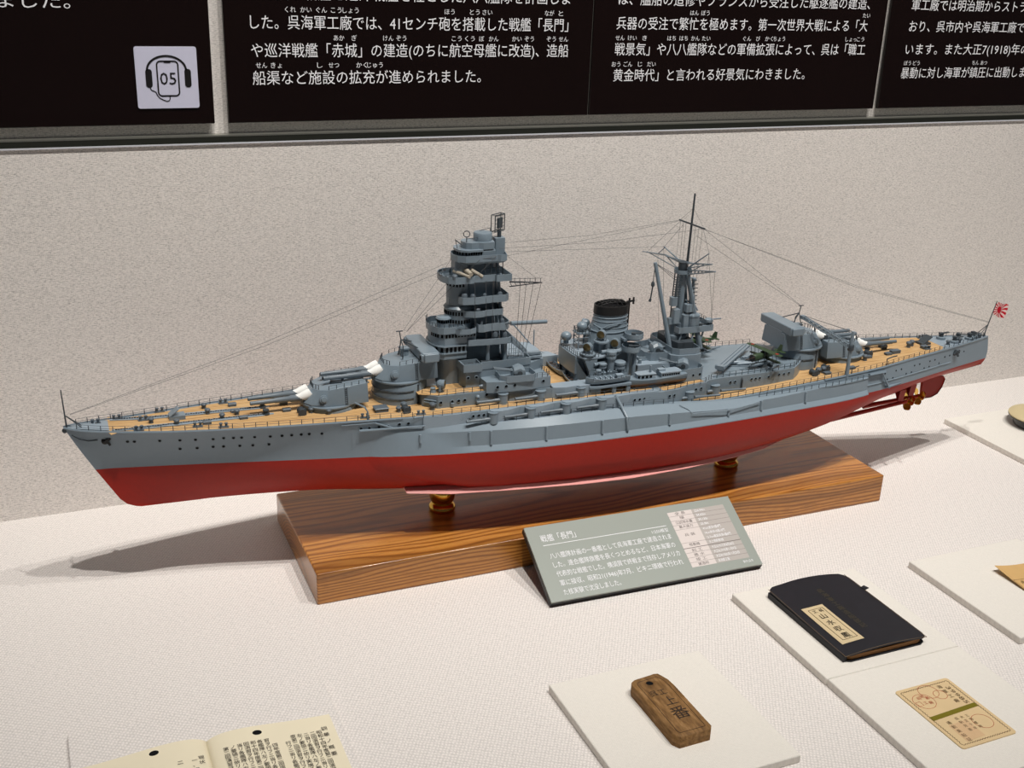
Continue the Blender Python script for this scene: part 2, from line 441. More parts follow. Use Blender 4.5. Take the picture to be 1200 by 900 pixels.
ruby(p3, [(b, px3x(q)) for b, q in (('せん', 108), ('けい', 140), ('き', 172), ('はち', 243), ('はち', 275), ('かん', 306), ('たい', 335), ('ぐん', 445), ('び', 475), ('かく', 505), ('ちょう', 533), ('しょっ', 733), ('こう', 760))], 0.8505)
ruby(p3, [(b, px3x(q)) for b, q in (('おう', 102), ('ごん', 133), ('じ', 165), ('だい', 195))], 0.8005)
p4 = panel(1.7635, 2.75, 'black wall panel at far right, its text cut by the picture edge')
line(p4, '軍工廠では明治期からストライキが', 1.8170, 2.2300, 0.9180, EM)
line(p4, 'おり、呉市内や呉海軍工廠でも争議', 1.8182, 2.2350, 0.8730, EM)
line(p4, 'います。また大正7(1918)年の米騒動', 1.8175, 2.2650, 0.8245, EM)
line(p4, '暴動に対し海軍が鎮圧に出動しました', 1.8148, 2.2340, 0.7735, EM)
ruby(p4, [('ぼう', 1.829), ('どう', 1.854), ('ちん', 2.026), ('あつ', 2.051)], 0.8005)

# audio guide sign on the first panel
def plate(name, poly, y_front, th, mat, par, bx=None):
    """flat shape in the wall plane; poly in (x, z) camera-height units"""
    mb = MB('w'); n = len(poly)
    mb.loft([[(x * U, (y_front) * U, z * U) for x, z in poly], [(x * U, (y_front + th) * U, z * U) for x, z in poly]])
    return mb.build(name, mat, par)
SX0, SX1, SZ0, SZ1 = 0.1862, 0.2880, 0.7346, 0.8364
sg = plate('audio_sign', rrect(SX0, SX1, SZ0, SZ1, 0.004), YP - 0.0022, 0.0022, M['sign'], p1); sg['label'] = 'pale square sign with black headphones around a phone reading 05'
def suv(u, v): return (SX0 + u * (SX1 - SX0), SZ1 - v * (SZ1 - SZ0))
def ribbon(pts, w):
    out = []; L = []; R_ = []
    for i, p in enumerate(pts):
        a = Vector(pts[max(i - 1, 0)]); b = Vector(pts[min(i + 1, len(pts) - 1)]); d = (b - a).normalized(); nn = Vector((-d.y, d.x)) * w / 2
        L.append((p[0] + nn.x, p[1] + nn.y)); R_.append((p[0] - nn.x, p[1] - nn.y))
    return L, R_
def strip(name, pts, w, par, y, mat, close=False):
    mb = MB('w'); L, R_ = ribbon(pts, w); n = len(pts)
    vs = [(x * U, y * U, z * U) for x, z in L + R_] + [(x * U, (y + .0006) * U, z * U) for x, z in L + R_]
    fs = []
    for i in range(n - 1):
        fs += [(i, i + 1, n + i + 1, n + i), (2 * n + i, 3 * n + i, 3 * n + i + 1, 2 * n + i + 1), (i, 2 * n + i, 2 * n + i + 1, i + 1), (n + i, n + i + 1, 3 * n + i + 1, 3 * n + i)]
    mb.add(vs, fs); return mb.build(name, mat, par)
YS = YP - 0.0028
strip('headband', [suv(.5 - .315 * math.cos(PI * i / 24), .385 - .235 * math.sin(PI * i / 24)) for i in range(25)], 0.0034, sg, YS, M['ink'])
for u0 in (.155, .785):
    a = suv(u0, .66); b = suv(u0 + .105, .36)
    plate('ear_pad', rrect(a[0], b[0], a[1], b[1], 0.0045), YS, 0.0006, M['ink'], sg)
a = suv(.345, .795); b = suv(.685, .235)
pl = rrect(a[0], b[0], a[1], b[1], 0.006, 5); pl = pl + pl[:1]
strip('phone_outline', pl, 0.0024, sg, YS, M['ink'])
a = suv(.46, .262); b = suv(.57, .235); plate('phone_notch', rrect(a[0], b[0], a[1], b[1], 0.0008), YS, 0.0006, M['ink'], sg)
strip('cable', [suv(*q) for q in ((.215, .66), (.235, .70), (.27, .715), (.305, .735), (.325, .79), (.36, .83), (.42, .865), (.475, .885), (.51, .875), (.525, .84), (.525, .80))], 0.0014, sg, YS, M['ink'])
a = suv(.385, .61); b = suv(.645, .61)
text_mesh('05', M['ink'], sg, (a[0] * U, YS * U, a[1] * U), (1, 0, 0), (0, 0, 1), width=(b[0] - a[0]) * U, height=0.0285 * U, name='number')
strip('panel_seam', [(1.0421, 0.7068), (1.0421, 1.2)], 0.0012, None, YP + .003, M['rail_light'])
struct(bpy.data.objects['panel_seam']); bpy.data.objects['panel_seam'].name = 'trim_4'

# ------------------------------------------------------------------ wooden base with brass pedestals
BZ = 0.0570
base = empty('display_base', (0.932 * U, 1.73 * U, 0))
tag(base, 'oak display base with two brass pedestals under the ship model', 'stand')
mb = MB('w'); mb.box((0, 0, BZ / 2 * U), (1.147 * U, 0.310 * U, BZ * U)); bo = mb.build('wooden_board', M['wood'], base)
bv = bo.modifiers.new('bevel', 'BEVEL'); bv.width = 0.0012; bv.segments = 2
PH = (0.13367 - BZ) * U
for sx, sy in ((0.6261, 1.7257), (1.2273, 1.7185)):
    mb = MB('w'); H_ = PH - 0.0004
    prof = [(.0104, 0), (.0114, .0010), (.0119, .0030), (.0114, .0050), (.0098, .0064), (.0088, .0072), (.0096, .0086), (.0108, .0112), (.0114, .0148), (.0111, .0184), (.0100, .0218), (.0084, .0246), (.0070, .0268), (.0066, .0290), (.0074, .0310), (.0080, .0325)]
    prof = [(r, min(h, H_)) for r, h in prof if h < H_] + [(.0080, H_)]
    mb.lathe((0, 0, 0), prof, 28)
    mb.build('pedestal', M['brass'], base, loc=((sx - 0.932) * U, (sy - 1.73) * U, BZ * U), sharp=50)['label'] = 'turned brass pedestal'

# ------------------------------------------------------------------ tilted caption plate
def mat_caption():
    t = NT('caption plate'); t.set(s2l((150, 156, 149)), 0.3, 0, 0.5); return t.m
M['caption'] = mat_caption()
M['cap_table'] = mat_plain('caption table tint', (176, 169, 164), 0.4, 0, 0.4, var=.02)
M['cap_head'] = mat_plain('caption table head tint', (212, 202, 198), 0.4, 0, 0.4, var=.02)
M['cap_ink'] = mat_plain('caption grey lettering', (112, 104, 102), 0.6, 0, 0.2)
CB0 = Vector((0.713, 1.4346, 0.0125)) * U; CB1 = Vector((1.1178, 1.4241, 0.0125)) * U
cap = empty('caption_plate', tuple(CB0)); tag(cap, 'tilted grey-green caption plate with white text leaning at the wooden base', 'caption')
cx_ = (CB1 - CB0); CW = cx_.length; cx_.normalize()
ct = (Vector((0.713, 1.5640, 0.0835)) * U - CB0); CHh = ct.length
cy_ = ct.normalized(); cz_ = cx_.cross(cy_).normalized(); cy_ = cz_.cross(cx_)
cap.rotation_euler = Matrix((cx_, cy_, cz_)).transposed().to_euler()
mb = MB('w'); mb.box((CW / 2, CHh / 2, -.0010), (CW, CHh, .0020)); o = mb.build('caption_face', M['caption'], cap)
mb = MB('w'); mb.box((CW / 2, CHh / 2 , -.0040), (CW + .0006, CHh + .0004, .0040)); mb.build('backing_board', M['black'], cap)
mb = MB('w')
for x_ in (0.25, 0.75): mb.loft([[(CW * x_ + s_ * .004, CHh * .98, -.006), (CW * x_ + s_ * .004, CHh * .45, -.006), (CW * x_ + s_ * .004, CHh * .62, -.0215)] for s_ in (-1, 1)])
mb.build('easel_foot', M['black'], cap)
def cpt(u, v): return (CW * u, CHh * (1 - v), 0.00015)
def ctext(body, u0, v, hgt, u1=None, mat=None, name='lettering'):
    return text_mesh(body, mat or M['text_white'], cap, cpt(u0, v), (1, 0, 0), (0, 1, 0), width=None if u1 is None else CW * (u1 - u0), height=hgt * CHh, name=name)
def crect(name, u0, u1, v0, v1, mat, z=0.00008):
    mb = MB('w'); mb.box(((u0 + u1) / 2 * CW, (1 - (v0 + v1) / 2) * CHh, z / 2), ((u1 - u0) * CW, (v1 - v0) * CHh, z)); return mb.build(name, mat, cap)
ctext('戦艦「長門」', .055, .220, .105, .215)
crect('ruled_line', .055, .640, .270, .277, M['text_white'])
ctext('1/250模型', .560, .352, .055, .640)
for i, (b, u1) in enumerate((('八八艦隊計画の一番艦として呉海軍工廠で建造されま', .640), ('した。連合艦隊旗艦を長くつとめるなど、日本海軍の', .640), ('代表的な戦艦でした。横須賀で終戦まで残存しアメリカ', .643), ('軍に接収、昭和21(1946)年7月、ビキニ環礁で行われ', .640), ('た核実験で沈没しました。', .325))):
    ctext(b, .066, .455 + i * .120, .083, u1)
crect('table_head', .670, .790, .105, .885, M['cap_head']); crect('table_body', .790, .955, .105, .885, M['cap_table'])
crect('table_rule', .670, .955, .622, .630, M['cap_ink'], .00012)
for i, v in enumerate((.165, .230, .295, .360, .550, .690, .755, .820)): crect('table_rule', .670, .955, v, v + .003, M['cap_ink'], .00010)
for b, v in (('全 長', .150), ('幅', .212), ('公試排水量', .278), ('最大速力', .342), ('兵 装', .460), ('搭載機', .600), ('起 工', .678), ('進 水', .742), ('竣 工', .806), ('建造所', .870)):
    w = .012 * len(b) + .004; ctext(b, .730 - w / 2 * 1.3, v, .045, .730 + w / 2 * 1.3, M['cap_ink'])
for b, v, w in (('224.94m', .150, .052), ('34.60m', .212, .046), ('39,130t', .278, .046), ('25.0kt', .342, .040), ('41cm連装4基8門', .410, .090), ('14cm単装18基18門', .474, .100), ('12.7cm連装高角4基8門', .538, .120), ('水上偵察機3機', .602, .072), ('大正6(1917)年8月28日', .678, .110), ('大正8(1919)年11月9日', .742, .110), ('大正9(1920)年11月25日', .806, .116), ('呉海軍工廠', .870, .056)):
    ctext(b, .803, v, .045, .803 + w)
ctext('製作:呉市', .915, .945, .040, .965)

# ------------------------------------------------------------------ fabric mount boards
def mount(x0, x1, y0, y1, z1, label, mat=None):
    mb = MB('w'); mb.box((0, 0, z1 / 2 * U), ((x1 - x0) * U, (y1 - y0) * U, z1 * U))
    o = mb.build('mount_board', mat or M['board'], None, loc=((x0 + x1) / 2 * U, (y0 + y1) / 2 * U, 0))
    b = o.modifiers.new('bevel', 'BEVEL'); b.width = 0.0008; b.segments = 2
    return tag(o, label, 'mount', None)
BT = 0.0125
mount(.6154, .8690, .975, 1.2342, BT, 'cream fabric mount board under the brown wooden tag')
mount(1.0100, 1.2625, 1.1035, 1.3572, BT, 'cream fabric mount board under the black notebook')
mount(1.0110, 1.2625, .850, 1.1027, BT, 'cream fabric mount board under the paper ticket')
mount(1.3732, 1.6300, 1.085, 1.3427, BT, 'cream fabric mount board under the brown paper at right edge')
mount(1.9285, 2.1900, 1.590, 1.8556, BT, 'cream fabric mount board near the ship stern, under the black footed container')
mount(-.0327, .3150, 1.020, 1.3594, .0085, 'pale fabric mount board under the open booklet', M['floor'])
BTW = BT * U

# ------------------------------------------------------------------ wooden tag
def mat_tag():
    t = NT('old tag wood'); v = t.coord(scale=(1, .22, 1))
    n1 = t.noise(v, 420, 4, .6); n2 = t.noise(t.coord(), 90, 4, .6)
    col = t.ramp(n1, [(.3, s2l((92, 62, 30))), (.55, s2l((142, 104, 60))), (.75, s2l((172, 134, 90)))])
    col = t.mix(t.math('MULTIPLY', n2, .5), col, s2l((112, 88, 62)))
    t.bump(n1, .5, .0006)
    return t.set(col, .7, 0, .25)
M['tag'] = mat_tag()
tg = empty('wooden_tag', (.7445 * U, 1.1125 * U, BTW)); tag(tg, 'small brown wooden tag with a hole and carved characters', 'tag')
hw, hl, th = .0290, .0690, .0185
pts = [(-hw + .006, -hl), (hw - .004, -hl + .001), (hw + .001, -hl + .008), (hw + .0005, .035), (hw - .001, .052), (hw - .008, hl), (hw - .014, hl + .0015), (-hw + .010, hl - .002), (-hw + .003, hl - .006), (-hw - .0005, hl - .014), (-hw, .01), (-hw - .0003, -hl + .010)]
mb = MB('w')
hole = [(-.0025 + .0058 * math.cos(2 * PI * i / 14), .0520 + .0054 * math.sin(2 * PI * i / 14)) for i in range(14)]
pin = inset(pts, .0016)
sc3 = lambda P_, z: [(x * U, y * U, z * U) for x, y in P_]
mb.loft([sc3(pts, 0), sc3(pts, th - .0014), sc3(pin, th)], cap1=False)
from mathutils.geometry import tessellate_polygon
ring_ = sc3(pin, th) + sc3(hole, th)
mb.add(ring_, [tuple(t_) for t_ in tessellate_polygon([[Vector(p_) for p_ in sc3(pin, th)], [Vector(p_) for p_ in sc3(hole, th)]])])
mb.loft([sc3(hole, th), sc3(hole, th - .012)], cap0=False, cap1=True)
tb = mb.build('tag_body', M['tag'], tg, sharp=50)
bm_ = bmesh.new(); bm_.from_mesh(tb.data); bmesh.ops.remove_doubles(bm_, verts=bm_.verts, dist=1e-6); bmesh.ops.recalc_face_normals(bm_, faces=bm_.faces); bm_.to_mesh(tb.data); bm_.free()
mb = MB('w'); mb.loft([sc3([(x * .98 - .00004, y * .98 + .001) for x, y in hole], th - .0119), sc3([(x * .98 - .00004, y * .98 + .001) for x, y in hole], th - .0012)]); mb.build('hole', M['dark'], tg)  # dark plug: the shade inside the hole put in as colour
fr = inset(pts, .0085); mb = MB('w')
for i in range(len(fr)):
    a, b = Vector(fr[i]), Vector(fr[(i + 1) % len(fr)])
    if (b - a).length < .001: continue
    mb.tube((a.x * U, a.y * U, th * U), (b.x * U, b.y * U, th * U), .00022, n=5)
mb.build('carved_border', mat_plain('carved groove', (66, 42, 18), .8), tg)
for b, x0, y0, h_ in (('呉工', -.017, .022, .014), ('上', -.006, -.002, .021), ('番', -.010, -.032, .028)):
    text_mesh(b, mat_plain('carved ink', (40, 26, 14), .8), tg, (x0 * U, y0 * U, (th + .0003) * U), (1, 0, 0), (0, 1, 0), height=h_ * U, name='carved_character')

# ------------------------------------------------------------------ black notebook
nb = empty('notebook', (1.1390 * U, 1.2275 * U, BTW)); tag(nb, 'worn black notebook with a cream title label', 'notebook')
M['nb'] = mat_plain('worn black cloth', (30, 30, 36), .55, 0, .35, var=.25, nscale=120)
M['nbedge'] = mat_plain('worn brown edge', (112, 92, 68), .8)
M['page'] = mat_plain('old brown pages', (150, 104, 58), .8, var=.15)
M['label'] = mat_plain('cream title paper', (206, 186, 148), .7, var=.06, nscale=60)
NW, NL = .0790, .1020
def cover(name, zf, th, mat, grow=0.0, par=nb):
    """bent sheet; zf(u, v) height over the board in camera-height units, u -1..1 across, v -1..1 along"""
    nx, ny = 14, 16; mb = MB('w'); top = []; bot = []
    for j in range(ny + 1):
        for i in range(nx + 1):
            u = -1 + 2 * i / nx; v = -1 + 2 * j / ny
            x = u * (NW + grow); y = v * (NL + grow)
            if v > .6: y += .006 * (1 - u * u) * (v - .6) / .4
            cr = max(0, abs(u) - .90) * max(0, abs(v) - .90) * 90
            x -= math.copysign(cr * .004, u); y -= math.copysign(cr * .004, v)
            z = zf(u, v); top.append((x * U, y * U, (z + th) * U)); bot.append((x * U, y * U, z * U))
    N_ = len(top); vs = top + bot; fs = []; W_ = nx + 1
    for j in range(ny):
        for i in range(nx):
            a = j * W_ + i; fs.append((a, a + 1, a + W_ + 1, a + W_)); fs.append((N_ + a, N_ + a + W_, N_ + a + W_ + 1, N_ + a + 1))
    for i in range(nx): fs += [(i, N_ + i, N_ + i + 1, i + 1), (ny * W_ + i, ny * W_ + i + 1, N_ + ny * W_ + i + 1, N_ + ny * W_ + i)]
    for j in range(ny): a = j * W_; b = a + W_; fs += [(a, b, N_ + b, N_ + a), (a + nx, N_ + a + nx, N_ + b + nx, b + nx)]
    mb.add(vs, fs); return mb.build(name, mat, par, sharp=50)
ztop = lambda u, v: .0105 + .0050 * (1 - u * u) * (0.55 + .45 * v * v) + (.004 * max(0, -u - .6) * (v + .5) if v > -.5 else 0)
cover('back_cover', lambda u, v: 0.0002 + .0012 * abs(u) ** 6, .0016, M['nb'])
cover('page_block', lambda u, v: .0020, .0072, M['page'], -.0035)
mb = MB('w'); mb.loft([[((-NW - .0006) * U, y * U, .0004 * U), ((-NW + .006) * U, y * U, .0004 * U), ((-NW + .006) * U, y * U, .0112 * U), ((-NW - .0006) * U, y * U, .0100 * U)] for y in (-NL + .004, NL - .004)]); mb.build('spine', M['nb'], nb)
cv = cover('front_cover', ztop, .0013, M['nb'], .0008)
mb = MB('w')
for a, b in (((-1, -1), (1, -1)), ((-1, -1), (-1, 1)), ((1, -1), (1, 1))):
    pts_ = []
    for i in range(15):
        u = a[0] + (b[0] - a[0]) * i / 14; v = a[1] + (b[1] - a[1]) * i / 14
        pts_.append((u * (NW + .0004) * U * .985, v * (NL + .0004) * U * .985, (ztop(u, v) + .0012) * U))
    mb.path(pts_, .00022, 5)
mb.build('worn_edge', M['nbedge'], nb)
mb = MB('w'); mb.box(((NW + .003) * U, .052 * U, .0128 * U), (.010 * U, .010 * U, .0010 * U), rz=.3); mb.build('torn_flap', M['nb'], nb)
# title label, follows the bent cover
def sheet(name, x0, x1, y0, y1, dz, mat, par, zf=None, n=6):
    mb = MB('w'); top = []
    for j in range(n + 1):
        for i in range(n + 1):
            x = x0 + (x1 - x0) * i / n; y = y0 + (y1 - y0) * j / n
            top.append((x * U, y * U, ((zf(x, y) if zf else 0) + dz) * U))
    bot = [(x, y, z - .0004 * U) for x, y, z in top]; N_ = len(top); fs = []; W_ = n + 1
    for j in range(n):
        for i in range(n):
            a = j * W_ + i; fs += [(a, a + 1, a + W_ + 1, a + W_), (N_ + a, N_ + a + W_, N_ + a + W_ + 1, N_ + a + 1)]
    for i in range(n): fs += [(i, N_ + i, N_ + i + 1, i + 1), (n * W_ + i, n * W_ + i + 1, N_ + n * W_ + i + 1, N_ + n * W_ + i)]
    for j in range(n): a = j * W_; b = a + W_; fs += [(a, b, N_ + b, N_ + a), (a + n, N_ + a + n, N_ + b + n, b + n)]
    mb.add(top + bot, fs); return mb.build(name, mat, par, sharp=50)
zc = lambda x, y: ztop(x / NW, y / NL) + .0013
LX0, LX1, LY0, LY1 = -.0640, -.0225, -.0745, .0305
lb = sheet('title_label', LX0, LX1, LY0, LY1, .0008, M['label'], nb, zc)
mb = MB('w')
q = [(LX0 + .008, LY0 + .009), (LX1 - .006, LY0 + .009), (LX1 - .006, LY1 - .008), (LX0 + .008, LY1 - .008)]
for i in range(4):
    a, b = q[i], q[(i + 1) % 4]
    mb.path([((a[0] + (b[0] - a[0]) * s_ / 6) * U, (a[1] + (b[1] - a[1]) * s_ / 6) * U, (zc(a[0] + (b[0] - a[0]) * s_ / 6, a[1] + (b[1] - a[1]) * s_ / 6) + .0009) * U) for s_ in range(7)], .00022, 5)
mb.build('label_border', mat_plain('brown ruled line', (86, 70, 46), .8), lb)
for ch, x0, y0, h_ in (('呉', -.0400, .0125, .0085), ('工', -.0520, .0125, .0085), ('山', -.0505, -.0050, .0150), ('水', -.0505, -.0240, .0150), ('収', -.0505, -.0430, .0150), ('鳳', -.0505, -.0620, .0155)):
    text_mesh(ch, M['ink'], lb, (x0 * U, y0 * U, (zc(x0, y0) + .0016) * U), (1, 0, 0), (0, 1, 0), height=h_ * U, name='handwritten_character')
fg = mat_plain('faded gold lettering', (78, 72, 56), .5, .2, .4)
for i, ch in enumerate('呉海軍工廠造船部記'):
    x0 = -.006; y0 = .060 - i * .0135
    text_mesh(ch, fg, nb, (x0 * U, y0 * U, (zc(x0, y0) + .0007) * U), (1, 0, 0), (0, 1, 0), height=.0125 * U, name='faded_character')

# ------------------------------------------------------------------ paper ticket
tk = empty('ticket', (1.1320 * U, .9735 * U, BTW), 0.01); tag(tk, 'old paper ticket with a green stripe and red round stamps', 'ticket')
M['paper'] = mat_plain('aged ticket paper', (214, 188, 146), .8, 0, .2, var=.07, nscale=70)
M['redink'] = mat_plain('faded red ink', (176, 84, 62), .8, 0, .1)
M['browni'] = mat_plain('brown ink', (92, 72, 48), .8, 0, .1)
M['olive'] = mat_plain('olive stripe', (118, 108, 36), .8, 0, .1)
mb = MB('w'); mb.loft([sc3(rrect(-.0495, .0495, -.0680, .0680, .005), 0), sc3(rrect(-.0495, .0495, -.0680, .0680, .005), .0016)]); mb.build('ticket_paper', M['paper'], tk)
def flat(name, poly, z, mat, par):
    return MB('w').loft([sc3(poly, z), sc3(poly, z + .0002)]).build(name, mat, par)
def outline(name, poly, w, z, mat, par):
    mb = MB('w')
    for i in range(len(poly)):
        a, b = poly[i], poly[(i + 1) % len(poly)]; mb.tube((a[0] * U, a[1] * U, z * U), (b[0] * U, b[1] * U, z * U), w * U, n=4)
    return mb.build(name, mat, par)
TZ = .0017
flat('green_stripe', [(-.0440, -.0062), (.0430, -.0022), (.0430, .0062), (-.0445, .0022)], TZ, M['olive'], tk)
zig = []
rp = rrect(-.0435, .0435, -.0615, .0615, .003, 2)
for i in range(len(rp)):
    a = Vector(rp[i]); b = Vector(rp[(i + 1) % len(rp)]); L_ = (b - a).length; m_ = max(1, int(L_ / .0022)); d = (b - a).normalized() if L_ else Vector((1, 0)); nn = Vector((-d.y, d.x))
    for j in range(m_): p_ = a + (b - a) * j / m_ + nn * (.0009 if j % 2 else -.0009); zig.append((p_.x, p_.y))
outline('patterned_border', zig, .0004, TZ, M['browni'], tk)
for cx, cy, r in ((-.024, .034, .0165), (-.002, .050, .0150), (.022, -.031, .0150), (.010, .0385, .010)):
    outline('round_stamp', ell(cx, cy, r, r, 28), .00035, TZ, M['redink'], tk)
outline('square_stamp', [(-.0385, .027), (-.031, .027), (-.031, .036), (-.0385, .036)], .0003, TZ, M['redink'], tk)
def tch(body, x, y, h_, mat, par=tk, z=TZ, name='printed_character'): return text_mesh(body, mat, par, (x * U, y * U, (z + .0002) * U), (1, 0, 0), (0, 1, 0), height=h_ * U, name=name)
for ch, x, y in zip('呉海軍工廠', (-.030, -.024, -.018, -.028, -.020), (.040, .042, .036, .028, .026)): tch(ch, x, y, .007, M['redink'])
for i, ch in enumerate('海軍工廠'): tch(ch, .018, .050 - i * .0115, .0085, M['browni'])
text_mesh('39985', M['browni'], tk, (.030 * U, .050 * U, (TZ + .0002) * U), (0, -1, 0), (1, 0, 0), width=.042 * U, height=.010 * U, name='printed_number')
for i, ch in enumerate('通勤乗船証'): tch(ch, -.030, -.020 - i * .0095, .0075, M['browni'])
for j, col_ in enumerate(('呉駅発着', '大正十年', '三等車用')):
    for i, ch in enumerate(col_): tch(ch, -.012 + j * .0095, -.016 - i * .0085, .0062, M['browni'])
flat('pink_stamp', [(-.032, -.058), (.002, -.056), (.003, -.020), (-.031, -.022)], TZ - .0001, mat_plain('pink tint', (208, 174, 134), .8), tk)

# ------------------------------------------------------------------ brown paper at the right edge
ev = empty('brown_paper', (1.5540 * U, 1.1750 * U, BTW)); tag(ev, 'brown paper sheet curling up at the right picture edge', 'paper')
M['kraft'] = mat_plain('brown paper', (206, 168, 112), .75, 0, .2, var=.06, nscale=60)
zk = lambda x, y: .0006 + .022 * max(0, .5 * (-x / .062) + .5 * (y / .085) - .35) ** 2 + .0012 * (1 + math.sin(y * 40)) * .3
sheet('paper_sheet', -.0620, .0640, -.0860, .0880, .0012, M['kraft'], ev, zk, 12)
def sheet_line(pts_, par, zf, mat, r=.00016):
    mb = MB('w')
    for a, b in zip(pts_, pts_[1:]):
        mb.path([((a[0] + (b[0] - a[0]) * s_ / 6) * U, (a[1] + (b[1] - a[1]) * s_ / 6) * U, (zf(a[0] + (b[0] - a[0]) * s_ / 6, a[1] + (b[1] - a[1]) * s_ / 6) + .0014) * U) for s_ in range(7)], r, 4)
    return mb.build('stamp_frame', mat, par)
sheet_line([(-.0600, .0450), (-.0330, .0450), (-.0330, .0060), (-.0600, .0060), (-.0600, .0450)], ev, zk, M['browni'])
for i, ch in enumerate('呉軍港'): text_mesh(ch, M['browni'], ev, (-.052 * U, (.033 - i * .012) * U, (zk(-.052, .03 - i * .012) + .0016) * U), (1, 0, 0), (0, 1, 0), height=.010 * U, name='printed_character')
text_mesh('一', M['ink'], ev, (-.020 * U, .055 * U, (zk(-.02, .055) + .0016) * U), (1, 0, 0), (0, 1, 0), height=.012 * U, name='printed_character')

# ------------------------------------------------------------------ footed container at the right edge
ds = empty('footed_container', (2.1120 * U, 1.7520 * U, BTW)); tag(ds, 'small black footed container with a cream top at the right picture edge', 'container')
M['lacquer'] = mat_plain('black lacquer', (20, 20, 24), .18, 0, .5, .3)
M['creamtop'] = mat_plain('cream lid', (206, 190, 150), .55, 0, .35, var=.05, nscale=60)
MB('w').lathe((0, 0, 0), [(.052 * U, 0), (.054 * U, .003 * U), (.053 * U, .016 * U), (.060 * U, .0185 * U), (.0665 * U, .0195 * U), (.0670 * U, .0225 * U), (.0640 * U, .0230 * U)], 36).build('foot', M['lacquer'], ds)
MB('w').lathe((0, 0, .0225 * U), [(.0660 * U, 0), (.0672 * U, .0030 * U), (.0640 * U, .0062 * U), (.040 * U, .0150 * U), (.018 * U, .0215 * U), (.0005 * U, .0230 * U)], 36).build('lid', M['creamtop'], ds, sharp=60)

# ------------------------------------------------------------------ open booklet
bk = empty('open_booklet', (.1360 * U, 1.1200 * U, .0085 * U)); tag(bk, 'open booklet with cream printed pages and two punched holes', 'booklet')
M['bpage'] = mat_plain('cream page', (232, 222, 196), .75, 0, .25, var=.03, nscale=50)
zb = lambda x, y: .0012 + .0075 * math.exp(-((abs(x) - .055) / .050) ** 2) * (1 if abs(x) > .02 else abs(x) / .02) + .0006
zb = lambda x, y: .0016 + .0100 * (1 - math.exp(-abs(x) / .012)) * math.exp(-(max(0, abs(x) - .03) / .085) ** 2)
def page(x0, x1, curve):
    n, m = 26, 4; mb = MB('w'); top = []
    for j in range(m + 1):
        for i in range(n + 1):
            x = x0 + (x1 - x0) * i / n; y0, y1 = -.160, .1605
            y = y0 + (y1 - y0) * j / m + (curve(x) if j == m else 0)
            top.append((x * U, y * U, (zb(x, y)) * U))
    bot = [(x, y, .0003 * U) for x, y, z in top]; N_ = len(top); W_ = n + 1; fs = []
    for j in range(m):
        for i in range(n):
            a = j * W_ + i; fs += [(a, a + 1, a + W_ + 1, a + W_), (N_ + a, N_ + a + W_, N_ + a + W_ + 1, N_ + a + 1)]
    for i in range(n): fs += [(i, N_ + i, N_ + i + 1, i + 1), (m * W_ + i, m * W_ + i + 1, N_ + m * W_ + i + 1, N_ + m * W_ + i)]
    for j in range(m): a = j * W_; b = a + W_; fs += [(a, b, N_ + b, N_ + a), (a + n, N_ + a + n, N_ + b + n, b + n)]
    mb.add(top + bot, fs); return mb.build('page', M['bpage'], bk, sharp=60)
pl_ = page(-.1635, 0, lambda x: .002); pr_ = page(0, .1665, lambda x: 0.0)
for par, x, y in ((pl_, -.0670, .1505), (pr_, .0650, .1455)):
    MB('w').loft([[(px_ * U, py_ * U, (zb(px_, py_) + d) * U) for px_, py_ in ell(x, y, .0062, .0048, 16)] for d in (-.0008, .0004)]).build('punched_hole', M['dark'], par)
def column(par, body, x, y, step, h_):
    for i, ch in enumerate(body):
        if ch == ' ': continue
        yy = y - i * step
        text_mesh(ch, M['ink'], par, (x * U, yy * U, (zb(x + h_ / 2, yy) + .0009) * U), (1, 0, 0), (0, 1, 0), height=h_ * U, name='printed_character')
def column(par, body, x, y, step, h_):                                 # one printed column = one mesh
    vs = []; fs = []
    for i, ch in enumerate(body):
        if ch == ' ': continue
        yy = y - i * step
        o = text_mesh(ch, M['ink'], par, (x * U, yy * U, (zb(x + h_ / 2, yy) + .0009) * U), (1, 0, 0), (0, 1, 0), height=h_ * U)
        b = len(vs); vs += [tuple(v.co) for v in o.data.vertices]; fs += [tuple(b + q for q in p_.vertices) for p_ in o.data.polygons]
        bpy.data.objects.remove(o)
    me = bpy.data.meshes.new('text_column'); me.from_pydata(vs, [], fs); me.materials.append(M['ink'])
    o = bpy.data.objects.new('text_column', me); COL.objects.link(o); o.parent = par
column(pr_, '訓華ノ概要', .1480, .128, .0136, .0085)
SAMPLE = '昭和十四年度第二回演習ヲ行フニ当リ各艦隊ハ左ノ要領ニ依リ実施スルモノトス一般ノ状況及戦闘経過ハ別紙ノ通リ'
for i in range(15):
    x = .1400 - i * .0088
    if i == 6: continue
    off = (i * 7) % 23; st = .1225 if i not in (5, 7) else .1105
    column(pr_, (SAMPLE[off:] + SAMPLE)[:11], x, st, .0079, .0078)
for x, y, b in ((-.0155, .1200, '現状'), (-.0240, .1150, '一、艦'), (-.0420, .1150, '二'), (-.0700, .1050, '三、'), (-.1000, .1000, '四、')): column(pl_, b, x, y, .0095, .0080)
